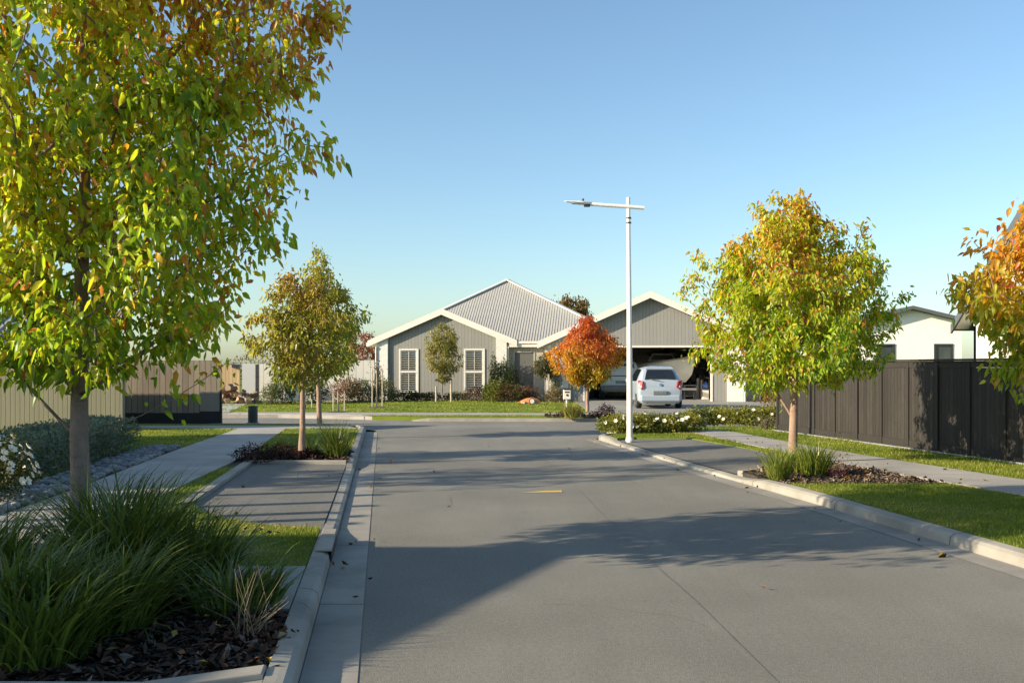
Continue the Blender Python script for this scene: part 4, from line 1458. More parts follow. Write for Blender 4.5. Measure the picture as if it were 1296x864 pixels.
# main hip roof behind, ribbed
hx, hy = PX(642, 51.2) - .75, 51.2
hz = PZ(355, 51.2)
ey, ez = 44.9, 2.62
hl, hr = hx - 5.75, hx + 6.5
mb = MB()
back = 60.0
A, L_, R_ = Vector((hx, hy, hz)), Vector((hl, ey, ez)), Vector((hr, ey, ez))
B2, L2, R2 = Vector((hx, 54, hz)), Vector((hl, back, ez)), Vector((hr, back, ez))
mb.add([A, L_, R_, B2, L2, R2], [(1, 2, 0), (1, 0, 3, 4), (2, 5, 3, 0), (3, 5, 4)])
# ribs on the front slope
x = hl + .1
while x < hr - .05:
    t = (x - hl) / (hx - hl) if x < hx else (hr - x) / (hr - hx)
    p0 = Vector((x, ey - .02, ez + .008))
    p1 = Vector((x, ey + (hy - ey) * t, ez + (hz - ez) * t + .008))
    d = p1 - p0
    up = Vector((0, -(hz - ez), hy - ey)).normalized()
    if d.length > .15:
        s = Vector((.024, 0, 0))
        s2 = Vector((.012, 0, 0))
        u = up * .005
        mb.add([p0 - s, p0 + s, p0 + s2 + u, p0 - s2 + u, p1 - s, p1 + s, p1 + s2 + u, p1 - s2 + u],
               [(0, 1, 2, 3), (1, 5, 6, 2), (3, 2, 6, 7), (0, 3, 7, 4), (5, 4, 7, 6)])
    x += .125
mb.build('roof', M['roofing'], house, label='ribbed pale grey hip roof')
mb = MB()
for e in (L_, R_):
    mb.bar(A + Vector((0, 0, .05)), e + Vector((0, 0, .05)), .24, .055)
mb.bar(A + Vector((0, 0, .05)), B2 + Vector((0, 0, .05)), .24, .055)
mb.build('ridge_cap', M['trim'], house)

# garage gable
Xg, Zg = (lambda p: PX(p, YG)), (lambda p: PZ(p, YG))
gl, gr, ga = Xg(684), Xg(964), Xg(824.2)
gzA, gzE = Zg(379), Zg(441)
gs_ = (gzA - gzE) / (gr - ga)
gu = lambda x: gzA - gs_ * abs(x - ga)
d0, d1 = Xg(741), Xg(901)
dz = Zg(438)
p0, p1, p2, p3 = Xg(708), Xg(722.5), Xg(919), Xg(938.5)
wl = MB()
wallpoly(wl, [(p1, zb), (d0, zb), (d0, gu(d0)), (p1, gu(p1))], YG)
wallpoly(wl, [(d1, zb), (p2, zb), (p2, gu(p2)), (d1, gu(d1))], YG)
wallpoly(wl, [(d0, dz), (d1, dz), (d1, gu(d1)), (ga, gzA), (d0, gu(d0))], YG)
wl.build('wall', M['siding'], house)
for a, b2, yo in ((Xg(693), p1, .125), (p2, p3, .125)):
    wallmb = MB()
    wallpoly(wallmb, [(a, zb), (b2, zb), (b2, min(gu(b2), 9)), (a, min(gu(a), 9))], YG - yo, .4)
    wallmb.build('brick_pier', M['brick'], house)
mb = MB()
mb.box(d0 - .005, d0 + .075, YG - .03, YG + .22, zb, dz)
mb.box(d1 - .075, d1 + .005, YG - .03, YG + .22, zb, dz)
mb.box(d0 - .005, d1 + .005, YG - .03, YG + .22, dz - .065, dz + .012)
mb.build('door_surround', M['trim'], house)
mb = MB()
gable_roof(mb, gl, gr, gzE + .06, ga, gzA + .06, YG - .39, 51.5, .16)
mb.build('roof', M['roofing'], house)
mb = MB()
barge(mb, gl, gr, gzE, ga, gzA, YG - .42, .29, .03)
mb.build('barge_board', M['trim'], house)
# inside of the garage
mb = MB()
mb.box(d0 - .35, d0 - .25, YG + .16, 50.2, zb, 2.72)
mb.box(d1 + .25, d1 + .35, YG + .16, 50.2, zb, 2.72)
mb.box(d0 - .35, d1 + .35, 50.2, 50.3, zb, 2.72)
mb.box(d0 - .35, d1 + .35, YG + .16, 50.3, 2.72, 2.8)
mb.build('garage_lining', M['garagewall'], house)
MB().box(d0 - .25, d1 + .25, YG - .0, 50.2, .05, .15).build('garage_floor', M['drive'], house)
MB().box(p0 - .6, p3, YG + .3, YG + .31, 2.73, 2.8).build('track', M['trim'], house)
mb = MB()
mb.box(d0 + .1, d1 - .1, 43.5, 46.3, 2.55, 2.6)
mb.build('garage_door', M['trim'], house, label='raised garage door under the ceiling')
for xx, yy in ((w0 - .05, YH - .16), (w3 + .06, YH - .05), (p3 + .05, YG - .1)):
    MB().tube([(xx, yy, .13), (xx, yy, 2.35), (xx + .02, yy - .03, 2.5)], .035, 8).build('downpipe', M['trim'], house)
mb = MB().box(p0 - .45, p0 - .33, YG + .28, 51, zb, 2.6)
mb.box(p3 - .12, p3, YG + .28, 51, zb, 2.6)
mb.build('side_wall', M['brick'], house)
# porch between the two gables
YP = 44.12
xp = lambda p: PX(p, YP)
zp = lambda p: PZ(p, YP)
mb = MB()
dx0, dx1, dzt = xp(651), xp(675), zp(446)
mb.box(w3 - .1, dx0 - .06, YP, YP + .15, zb, 2.55)
mb.box(dx1 + .06, p0 + .1, YP, YP + .15, zb, 2.55)
mb.box(dx0 - .06, dx1 + .06, YP, YP + .15, dzt + .06, 2.55)
mb.build('porch_wall', M['porch'], house)
mb = MB()
mb.box(dx0 - .06, dx0, YP - .03, YP + .1, zb, dzt + .06)
mb.box(dx1, dx1 + .06, YP - .03, YP + .1, zb, dzt + .06)
mb.box(dx0, dx1, YP - .03, YP + .1, dzt, dzt + .06)
fr = mb.build('door_frame', M['porch'], house)
dr = MB().box(dx0, dx1, YP + .03, YP + .08, zb, dzt).build('front_door', M['door_grey'], house)
MB().tube([(dx0 + .1, YP - .01, .9), (dx0 + .1, YP - .01, 1.5)], .014, 8).build('handle', M['darkmetal'], dr)
mb = MB().box(w3 + .01, Xg(692), 44.0, 44.5, 2.552, 2.6)
mb.build('porch_ceiling', M['trim'], house)
mb = MB()
mb.box(X(645), X(691), 43.84, 43.98, 2.47, 2.66)
mb.box(X(645), X(688), 43.78, 43.90, 2.63, 2.73)
mb.bar((X(690), 43.86, 2.62), (Xg(703), 42.95, 2.5), .12, .12)
mb.build('gutter', M['trim'], house)
mb = MB().box(Xg(697), Xg(703), YG + .29, YG + .33, zp(462), zp(447))
mb.build('side_light', M['glass'], house)
# side door right of the garage
YD = 45.0
mb = MB().box(p3 + .01, PX(952, YD), YD, YD + .12, zb, 2.5)
mb.box(PX(966, YD), PX(1000, YD), YD, YD + .12, zb, 2.4)
mb.build('wing_wall', M['siding'], house)
dr = MB().box(PX(952, YD), PX(966, YD), YD + .25, YD + .3, zb, 2.4).build('side_door', M['dark'], house)
MB().box(PX(952, YD), PX(952, YD) + .05, YD - .02, YD + .2, zb, 2.45).build('door_frame', M['trim'], house)

house.rotation_euler.z = R(-6)
# ------------------------------------------------------------------ houses over the right fence
Yw = 38.0
X, Z = (lambda p: PX(p, Yw)), (lambda p: PZ(p, Yw))
wh = thing('white_house', 'white gabled house with a charcoal roof behind the middle of the black fence', 'house', (X(1150), Yw, .1))
xa, zA = X(1152), Z(392)
ez = Z(418)
xe0, xe1 = X(1062), X(1205)
s1 = (zA - Z(403)) / (X(1196) - xa)
zu = lambda x: zA - s1 * abs(x - xa) * (1 if x > xa else 1.12)
wa, wb, wc, wd = X(1110), X(1133), X(1181), X(1204)
wz = Z(435)
mb = MB()
x0, x1 = X(1070), X(1215)
wallpoly(mb, [(x0, .1), (wa, .1), (wa, zu(wa)), (x0, zu(x0))], Yw)
wallpoly(mb, [(wa, wz), (wb, wz), (wb, zu(wb)), (wa, zu(wa))], Yw)
wallpoly(mb, [(wb, .1), (wc, .1), (wc, zu(wc)), (xa, zA), (wb, zu(wb))], Yw)
wallpoly(mb, [(wc, wz), (wd, wz), (wd, zu(wd)), (wc, zu(wc))], Yw)
wallpoly(mb, [(wd, .1), (x1, .1), (x1, zu(x1)), (wd, zu(wd))], Yw)
mb.box(x0, x0 + .15, Yw + .15, 47, .1, 2.3)
mb.build('wall', M['white_wall'], wh)
for a, b2 in ((wa, wb), (wc, wd)):
    f = MB()
    f.box(a, a + .07, Yw - .03, Yw + .1, .9, wz)
    f.box(b2 - .07, b2, Yw - .03, Yw + .1, .9, wz)
    f.box(a, b2, Yw - .035, Yw + .1, wz - .07, wz)
    f = f.build('window', M['dark'], wh)
    MB().box(a + .07, b2 - .07, Yw + .03, Yw + .05, .9, wz - .07).build('pane', M['glass'], f)
    MB().box(a, b2, Yw + .5, Yw + .52, .7, wz).build('blind', M['garagewall'], wh)
wh.rotation_euler.z = -.08
mb = MB()
mb.prism([(xe0, Yw - .36, zu(xe0) + .02), (xa, Yw - .36, zA + .02), (xa, Yw - .36, zA + .14), (xe0, Yw - .36, zu(xe0) + .14)], (0, 9.5, 0))
mb.build('roof', M['roof_dark'], wh)
mb = MB()
mb.prism([(X(1218), Yw - .36, zu(X(1218)) + .02), (xa, Yw - .36, zA + .02), (xa, Yw - .36, zA + .14), (X(1218), Yw - .36, zu(X(1218)) + .14)], (0, 9.5, 0))
mb.build('roof', M['roof_dark'], wh)

nh = thing('dark_roofed_house', 'cream house with a steep charcoal gable roof behind the right end of the fence', 'house', (10.6, 20, .1))
xs = 10.55
yr, ye = 19.5, 23.1
ze, zr = 2.42, 4.95
mb = MB()
mb.prism([(xs, ye - .35, .1), (xs, ye - .35, ze + .2), (xs, 21.5, 2.62 + .2), (xs, 21.5, .1)], (.15, 0, 0))
mb.prism([(xs, ye - .35, .1), (xs, ye - .35, ze + .1), (18, ye - .35, ze + .1), (18, ye - .35, .1)], (0, -.12, 0))
mb.build('wall', M['cream_wall'], nh)
mb = MB()
mb.prism([(xs, 21.5, .1), (xs, 21.5, 2.82), (xs, ye - .35, 2.62), (xs, yr, zr - .05), (xs, 15.9, 2.4), (xs, 15.9, .1)], (.16, 0, 0))
M['siding_y'] = boards('grey beige cladding', (.42, .40, .35), .13, .014, 1, .04, (.2, .19, .17))
mb.v = [(v[0] + .012, v[1], v[2]) for v in mb.v]
mb.build('gable_wall', M['siding_y'], nh)
for e, zz in ((ye, ze), (yr - (ye - yr), ze)):
    mb = MB()
    mb.prism([(xs - .32, e, zz), (xs - .32, yr, zr), (xs - .32, yr, zr + .1), (xs - .32, e, zz + .1)], (9, 0, 0))
    mb.build('roof', M['roof_dark'], nh)
mb = MB()
for e, zz in ((ye + .04, ze - .06), (yr - (ye - yr) - .04, ze - .06)):
    mb.prism([(xs - .36, e, zz), (xs - .36, yr, zr - .06), (xs - .36, yr, zr + .16), (xs - .36, e, zz + .2)], (.045, 0, 0))
mb.build('barge_board', M['roof_dark'], nh)
mb = MB()
for e, zz in ((ye, ze - .012), (yr - (ye - yr), ze - .012)):
    mb.prism([(xs - .31, e - .1, zz + .05), (xs - .31, yr, zr - .03), (xs - .31, yr, zr - .015), (xs - .31, e - .1, zz + .065)], (.31, 0, 0))
mb.build('soffit', M['trim'], nh)
f = MB().box(xs - .03, xs + .05, 19.9, 20.8, 1.1, 2.1).build('window', M['trim'], nh)
MB().box(xs - .035, xs - .03, 20.0, 20.7, 1.2, 2.0).build('pane', M['glass'], f)

# ------------------------------------------------------------------ black fence
fz = 1.70
fen = thing('black_fence', 'long black stained timber paling fence along the right path', 'fence', (FXL(19), 19, .1))
D = Vector((-.2, 1, 0)).normalized()
Nf = Vector((-1, -.2, 0)).normalized()        # towards the road
pitch = .86
L0, L1 = 4.0, 23.1
ny = int((L1 - L0) / (pitch * D.y))
k = 0
y = L1
while y > L0:
    ya = y - pitch * D.y
    off = Nf * (-.012 if k % 3 == 1 else 0.0)
    a = Vector((FXL(y), y, 0)) + off
    c = Vector((FXL(ya), ya, 0)) + off
    mb = MB()
    mb.prism([a + Vector((0, 0, .26)), c + Vector((0, 0, .26)), c + Vector((0, 0, fz - .13)), a + Vector((0, 0, fz - .13))], -Nf * .025)
    mb.build('panel', M['blackfence'], fen)
    mb = MB()
    mb.prism([a + Nf * .012 + Vector((0, 0, .10)), c + Nf * .012 + Vector((0, 0, .10)), c + Nf * .012 + Vector((0, 0, .258)), a + Nf * .012 + Vector((0, 0, .258))], -Nf * .03)
    mb.build('rail', M['blackpost'], fen)
    mb = MB()
    mb.prism([a + Nf * .015 + Vector((0, 0, fz - .128)), c + Nf * .015 + Vector((0, 0, fz - .128)), c + Nf * .015 + Vector((0, 0, fz - .02)), a + Nf * .015 + Vector((0, 0, fz - .02))], -Nf * .03)
    mb.build('rail', M['blackpost'], fen)
    mb = MB()
    pc = Vector((FXL(y), y, 0))
    mb.obox(pc + Nf * .012 + Vector((0, 0, .87)), D * .034, Nf * .014, Vector((0, 0, .79)))
    mb.build('post', M['blackpost'], fen)
    y = ya
    k += 1
mb = MB()
a, c = Vector((FXL(L1), L1, fz)) - Nf * .01, Vector((FXL(L0), L0, fz)) - Nf * .01
mb.bar(a, c, .13, .035)
mb.build('capping', M['blackpost'], fen)
mb = MB()
a = Vector((FXL(L1) + .02, L1 + .02, .1))
mb.prism([a, a + Vector((6, 1.0, 0)), a + Vector((6, 1.0, 1.58)), a + Vector((0, 0, 1.58))], (0, .03, 0))
mb.build('return_panel', M['blackfence'], fen)
mb = MB()
a, c = Vector((FXL(L1) - .04, L1, .115)) + Nf * .06, Vector((FXL(L0) - .04, L0, .115)) + Nf * .06
mb.bar(a, c, .05, .05)
mb.build('mowing_strip', M['kerb'], fen)

# ------------------------------------------------------------------ left: cream garage, brown fence, tan fence, pale fence
cr = thing('cream_garage', 'cream ribbed garage wall with a grey steel roof behind the big tree', 'building', (-14, 23, .1))
MB().box(-24, PX(155, 23), 23.0, 23.15, .1, 2.12).build('wall', M['cream'], cr)
xr_ = PX(140, 23)
mb.prism([(-24.3, 22.8, 2.16), (-24.3, 24.4, 2.86), (-24.3, 24.4, 2.93), (-24.3, 22.8, 2.23)], (24.3 + xr_, 0, 0))
x = -24
up = Vector((0, -1.49, 3.4)).normalized()
while x < xr_:
    mb.bar((x, 22.79, 2.245), (x, 24.4, 2.945), .05, .04, up=up)
    x += .2
mb.build('roof', M['roofing_lilac'], cr)
mb = MB().box(-24.3, xr_ + .02, 22.66, 22.8, 2.06, 2.24)
mb.build('gutter', M['gutter_blue'], cr)

bf = thing('brown_fence', 'weathered brown timber fence, foot shade built in as a black strip, beside the cream garage', 'fence', (-9.3, 26.3, .1))
x0, x1, xm = PX(148, 26.3), PX(280, 26.3), PX(254, 26.3)
MB().box(x0, x1, 26.3, 26.33, .38, 1.76).build('panel', M['brownfence'], bf)
MB().box(x0, x1 + .0, 26.285, 26.335, .08, .378).build('base_shade', M['flat_black'], bf)  # black strip stands in for the soft shade along the fence foot
mb = MB().box(xm, x1 - .02, 26.24, 26.28, .42, .96)
pn = mb.build('gate_panel', simple('taupe panel paint', (.26, .225, .185), .7, var=.05), bf)
MB().box(xm, x1 - .02, 26.236, 26.28, .08, .418).build('gate_base', M['flat_black'], bf)  # black strip continued across the gate foot
mb = MB().box(x1 - .02, x1 + .03, 26.22, 26.30, .08, .98)
mb.build('end_board', M['flat_black'], bf)

tf = thing('tan_fence', 'light tan timber fence behind the firewood heap', 'fence', (PX(290, 42), 42, .1))
MB().box(PX(262, 42), PX(303.5, 42), 42, 42.04, .1, PZ(462, 42)).build('panel', M['tanfence'], tf)
MB().box(PX(294, 42), PX(304, 42), 41.9, 42.1, PZ(465, 42), PZ(461, 42)).build('capping', M['darkmetal'], tf)
pf = thing('pale_fence', 'pale grey board fence with a gate left of the grey house', 'fence', (PX(400, 41), 41, .1))
a, c = PX(327.5, 42), PX(474, 42)
mb = MB()
za, zc = PZ(460.5, 42), PZ(455.5, 42)
mb.prism([(a, 42, .1), (c, 42, .1), (c, 42, zc), (a, 42, za)], (0, .05, 0))
mb.build('panel', M['greyfence'], pf)
gt = MB().box(PX(303.5, 41), PX(323.5, 41), 41.35, 41.4, .12, PZ(460, 41)).build('gate', M['greygate'], pf)
ps = MB().box(PX(323.6, 41), PX(327.4, 41), 40.95, 41.1, .1, PZ(461, 41)).build('post', M['dark'], pf)
for py in (476, 491.5):
    z = PZ(py, 41)
    MB().box(PX(323.8, 41), PX(327.2, 41), 40.92, 40.948, z - .02, z + .02).build('hinge', M['chrome'], ps)
mb = MB().prism([(a, 41.8, .1), (c, 41.8, .1), (c, 41.6, .1), (a, 41.6, .1)], (0, 0, .08))
mb.build('edging', M['kerb'], pf)
# houses to the left of the frame that shade the verge and the bay
sh = thing('garden_shed', 'low building left of the frame that shades the nearest verge', 'building', (-9, 0, .1))
mb = MB()
mb.prism([(-9.0, -6, .1), (-9.0, 5.2, .1), (-9.0, 5.2, 3.72), (-9.0, -6, 1.36)], (-3.2, 0, 0))
mb.build('wall', M['cream'], sh)
mb = MB()
mb.prism([(-8.9, -6, 1.39), (-8.9, 5.25, 3.75), (-8.9, 5.25, 3.81), (-8.9, -6, 1.46)], (-3.4, 0, 0))
mb.build('roof', M['roofing_lilac'], sh)
sb = thing('garden_house', 'long low house left of the frame facing the path', 'house', (-14, 14, .1))
mb = MB().box(-18.5, -13.2, 8.2, 17.5, .1, 2.6)
mb.build('wall', M['cream_wall'], sb)
mb = MB()
mb.prism([(-13.0, 8.0, 2.6), (-15.8, 8.0, 5.1), (-18.7, 8.0, 2.6)], (0, 9.8, 0))
mb.build('roof', M['roofing_lilac'], sb)
gf = thing('post_row', 'row of tall timber posts left of the frame beside the path', 'posts', (-7.5, 9.6, .1))
for yy in (7.8, 8.3, 9.1, 10.1):
    MB().box(-7.55, -7.45, yy, yy + .14, .1, 2.36).build('post', M['stake'], gf)
# ------------------------------------------------------------------ street lamp
bx, by, bz = G(797, 556.5, .11)
lp = thing('street_lamp', 'tall white street lamp with one arm standing in the rose hedge', 'street lamp', (bx, by, bz))
zt = PZ(250, by)
mb = MB().tube([(bx, by, bz - .05), (bx, by, bz + .9), (bx - .01, by, bz + 2.6), (bx - .03, by, zt)], [.062, .06, .05, .04], 14)
pole = mb.build('pole', M['galv'], lp, smooth=False)
MB().tube([(bx, by, bz - .02), (bx, by, bz + .05)], [.085, .075], 16).build('base_plate', M['galv'], lp)
for zz in (PZ(277, by), PZ(283, by)):
    MB().tube([(bx - .02, by, zz), (bx - .02, by, zz + .03)], .053, 12).build('band', M['darkmetal'], pole)
za = PZ(263, by)
xl_, xr_ = PX(745, by), PX(815, by)
MB().tube([(xr_, by - .02, PZ(263.5, by)), (bx, by - .02, PZ(262, by)), (xl_, by - .02, PZ(258.5, by))], .037, 10).build('arm', M['galv'], lp)
zl = PZ(257, by)
xh = PX(714, by)
mb = MB()
prof = [(0, .03, .006), (.06, .06, .014), (.2, .10, .022), (.34, .12, .04), (.42, .10, .055), (.5, .05, .045), (.55, .035, .035)]
ring = []
for (u, w, h) in prof:
    xx = xh + u
    zz = zl + .03 - u * .06
    ring.append([(xx, by - .02 + w * math.cos(a), zz + (h * math.sin(a) if math.sin(a) < 0 else h * .5 * math.sin(a))) for a in [2 * math.pi * i / 12 for i in range(12)]])
vs = [v for r_ in ring for v in r_]
fs = [(i * 12 + k, i * 12 + (k + 1) % 12, (i + 1) * 12 + (k + 1) % 12, (i + 1) * 12 + k) for i in range(len(ring) - 1) for k in range(12)]
fs += [tuple(range(11, -1, -1)), tuple(range((len(ring) - 1) * 12, len(ring) * 12))]
lum = mb.add(vs, fs).build('lamp_head', M['galv'], lp, smooth=True)
MB().obox((xh + .25, by - .02, zl - .012), (.10, 0, -.008), (0, .06, 0), (0, 0, .012)).build('lens', M['lens'], lum)
MB().tube([(xh + .38, by - .02, zl + .02), (xh + .38, by - .02, zl + .085)], .022, 8).build('sensor', M['darkmetal'], lum)
MB().obox((xh + .46, by - .02, zl - .055), (.06, 0, 0), (0, .05, 0), (0, 0, .022)).build('clamp', M['darkmetal'], lum)


# ------------------------------------------------------------------ vehicles
def lofted_car(parent, loc, stations, mat, name='body', nseg=5):
    """stations: (y, zb, zbelt, zroof, half width at sill, at belt, at roof)"""
    mb = MB()
    rows = []
    for (y, z0, zb_, zr_, w0, wb_, wr) in stations:
        prof = [(w0 * .86, z0), (w0, z0 + .10), (wb_ * 1.005, z0 + (zb_ - z0) * .55), (wb_, zb_), (wb_ * .985, zb_ + .02),
                ((wb_ * .4 + wr * .6), zb_ + (zr_ - zb_) * .6), (wr, zb_ + (zr_ - zb_) * .9), (wr * .8, zr_ - .02), (wr * .4, zr_ + .02)]
        pts = [(loc[0] - w, loc[1] + y, loc[2] + z) for w, z in prof] + [(loc[0] + w, loc[1] + y, loc[2] + z) for w, z in prof[::-1]]
        rows.append(pts)
    k = len(rows[0])
    vs = [v for r_ in rows for v in r_]
    fs = []
    for i in range(len(rows) - 1):
        for j in range(k):
            fs.append((i * k + j, (i + 1) * k + j, (i + 1) * k + (j + 1) % k, i * k + (j + 1) % k))
    fs.append(tuple(range(k)))
    fs.append(tuple(range((len(rows) - 1) * k, len(rows) * k))[::-1])
    mb.add(vs, fs)
    return mb.build(name, mat, parent, bevel=.025, smooth=True)


def wheel(parent, c, r, w=.2):
    t = MB()
    prof = [(-w / 2, r * .62), (-w / 2, r * .93), (-w * .35, r), (w * .35, r), (w / 2, r * .93), (w / 2, r * .62)]
    n = 24
    vs, fs = [], []
    for i in range(n):
        a = 6.28318 * i / n
        for x, rr in prof:
            vs.append((c[0] + x, c[1] + rr * math.cos(a), c[2] + rr * math.sin(a)))
    k = len(prof)
    for i in range(n):
        for j in range(k):
            fs.append((i * k + j, i * k + (j + 1) % k, ((i + 1) % n) * k + (j + 1) % k, ((i + 1) % n) * k + j))
    o = MB().add(vs, fs).build('wheel', M['tyre'], parent, smooth=True)
    rm = MB()
    rm.disc(c, (1, 0, 0), r * .63, w * .7, 20)
    for i in range(5):
        a = 6.28318 * i / 5
        e = Vector((0, math.cos(a), math.sin(a)))
        for s in (-1, 1):
            rm.bar(Vector(c) + Vector((s * w * .36, 0, 0)), Vector(c) + Vector((s * w * .36, 0, 0)) + e * r * .6, .05, .05, up=(1, 0, 0))
    rm.build('rim', M['rim'], o)
    return o


gz = .14
cx, cy = PX(836, 34.6), 34.6
car = thing('parked_hatchback', 'small white hatchback parked on the driveway with its rear to the road', 'car', (cx, cy, gz))
L = (cx, cy, gz)
ST = [(0.0, .34, .72, .78, .70, .74, .60), (.05, .20, .88, 1.00, .78, .80, .66), (.16, .19, .93, 1.16, .815, .82, .65), (.34, .19, .95, 1.42, .835, .84, .60), (.55, .20, .95, 1.50, .84, .845, .575),
      (1.2, .20, .95, 1.53, .845, .845, .57), (1.9, .20, .94, 1.52, .845, .845, .565), (2.35, .20, .93, 1.40, .845, .84, .56), (2.75, .20, .92, 1.10, .84, .83, .66),
      (3.05, .20, .88, .96, .835, .80, .62), (3.45, .22, .80, .84, .80, .76, .56), (3.68, .28, .62, .66, .66, .64, .48)]
body = lofted_car(car, L, ST, M['carwhite'])
# rear window, follows the slope of the hatch
def quad_panel(parent, name, pts, mat, t, n):
    n = Vector(n).normalized()
    c = Vector(L)
    P = [c + Vector(p) for p in pts]
    return MB().prism([p + n * t for p in P], -n * (t + .03)).build(name, mat, parent, bevel=.012)
nr = (0, -.82, .57)
quad_panel(car, 'rear_window', [(-.58, .085, 1.06), (.58, .085, 1.06), (.50, .27, 1.33), (.44, .32, 1.395), (-.44, .32, 1.395), (-.50, .27, 1.33)], M['carglass'], .045, nr)
MB().bar(Vector(L) + Vector((-.02, -.01, 1.02)), Vector(L) + Vector((-.40, .03, 1.07)), .02, .02).build('wiper', M['cargrey'], car)
quad_panel(car, 'spoiler', [(-.52, .30, 1.43), (.52, .30, 1.43), (.50, .55, 1.50), (-.50, .55, 1.50)], M['carwhite'], .03, (0, -.3, 1))
for s in (-1, 1):
    # tail lamp wraps round the corner
    P = [(s * .66, .03, .99), (s * .80, .11, 1.03), (s * .825, .17, .96), (s * .815, .08, .74), (s * .72, -.005, .70), (s * .60, -.0, .78)]
    mb = MB()
    Q = [Vector(L) + Vector(p) for p in P]
    if s < 0:
        Q.reverse()
    o1 = [q + Vector((s * .012, -.035, 0)) for q in Q]
    mb.add(o1 + [q + Vector((-s * .1, .1, 0)) for q in Q], [tuple(range(6))] + [(i, 6 + i, 6 + (i + 1) % 6, (i + 1) % 6) for i in range(6)])
    lm = mb.build('tail_lamp', M['redlamp'], car)
    MB().disc(Vector(L) + Vector((s * .735, -.008, .80)), (s * .35, -1, 0), .045, .03, 12).build('reverse_lens', M['clearlamp'], lm)
    # side windows
    for (pts) in ([(.62, 1.0), (.78, 1.40), (1.15, 1.44), (1.32, 1.43), (1.30, .99)], [(1.40, .99), (1.42, 1.43), (1.9, 1.42), (2.15, 1.36), (2.5, 1.03), (2.5, .985)]):
        q = []
        for y, z in pts:
            f = (z - .95) / .55
            q.append(Vector(L) + Vector((s * (.842 - .27 * f ** 1.25 + .012), y, z)))
        mb = MB().prism(q, (-s * .03, 0, 0))
        mb.build('side_window', M['carglass'], car)
    MB().obox(Vector(L) + Vector((s * .93, 2.35, 1.0)), (.09, 0, 0), (0, .05, 0), (0, 0, .065)).build('mirror', M['carwhite'], car, .02)
    for y in (1.15, 1.95):
        MB().box(L[0] + s * .85 - .012, L[0] + s * .85 + .012, L[1] + y, L[1] + y + .16, gz + .82, gz + .85).build('handle', M['carwhite'], car)
    for y in (.55, 3.0):
        wheel(car, (L[0] + s * .755, L[1] + y, gz + .285), .285)
    # number plate on its dark grey surround
mb = MB().box(L[0] - .27, L[0] + .27, L[1] - .045, L[1] + .02, gz + .50, gz + .64)
MB().box(L[0] - .225, L[0] + .225, L[1] - .052, L[1] - .0455, gz + .525, gz + .632).build('number_plate', M['plate'], car, .005)
mb.build('plate_recess', M['cargrey'], car, .01)
MB().box(L[0] - .74, L[0] + .74, L[1] - .06, L[1] + .06, gz + .26, gz + .50).build('bumper', M['carwhite'], car, .05)
MB().box(L[0] - .58, L[0] + .58, L[1] - .035, L[1] + .3, gz + .17, gz + .27).build('underside', M['cargrey'], car, .02)
MB().disc(Vector(L) + Vector((0, -.012, .87)), (0, -1, .2), .05, .02, 16).build('emblem', M['chrome'], car)
MB().tube([Vector(L) + Vector((0, .6, 1.5)), Vector(L) + Vector((0, .42, 1.68))], [.008, .004], 6).build('aerial', M['cargrey'], car)

car.scale = (.93, .96, .96)
cx, cy = PX(786, 43.9), 43.9
ut = thing('parked_suv', 'grey green four wheel drive parked inside the garage on the left', 'car', (cx, cy, .15))
L = (cx, cy, .15)
ST = [(0, .42, .95, 1.02, .78, .80, .70), (.05, .36, 1.02, 1.30, .82, .84, .72), (.18, .34, 1.05, 1.64, .86, .87, .70), (.5, .34, 1.05, 1.74, .87, .88, .69), (2.4, .34, 1.05, 1.75, .87, .88, .68),
      (3.0, .34, 1.03, 1.45, .87, .87, .66), (3.4, .34, 1.0, 1.1, .87, .85, .7), (4.3, .4, .9, .98, .82, .8, .6)]
lofted_car(ut, L, ST, M['cargreen'])
quad_panel(ut, 'rear_window', [(-.62, .07, 1.16), (.62, .07, 1.16), (.58, .165, 1.58), (-.58, .165, 1.58)], M['carglass'], .03, (0, -1, .25))
for s in (-1, 1):
    MB().obox(Vector(L) + Vector((s * .79, .02, .92)), (.06, 0, 0), (0, .05, 0), (0, 0, .16)).build('tail_lamp', M['redlamp'], ut, .02)
    for y in (.75, 3.5):
        wheel(ut, (L[0] + s * .78, L[1] + y, .15 + .36), .36, .24)
MB().box(L[0] - .80, L[0] + .80, L[1] - .10, L[1] + .08, .15 + .40, .15 + .64).build('bumper', M['cargrey'], ut, .04)
MB().box(L[0] - .6, L[0] + .6, L[1] - .02, L[1] + .03, .15 + 1.03, .15 + 1.08).build('trim_strip', M['redlamp'], ut)
MB().box(L[0] - .24, L[0] + .24, L[1] - .03, L[1] + .03, .15 + .72, .15 + .84).build('number_plate', M['plate'], ut)
for s in (-1, 1):
    MB().box(L[0] + s * .62 - .02, L[0] + s * .62 + .02, L[1] + .5, L[1] + 2.3, .15 + 1.76, .15 + 1.82).build('roof_rail', M['darkmetal'], ut)

# ------------------------------------------------------------------ boat on a trailer
Yb = 45.2
bt = thing('motor_boat', 'pale motor boat with a covered deck stored in the garage above the white car', 'boat', (PX(850, Yb), Yb, .15))
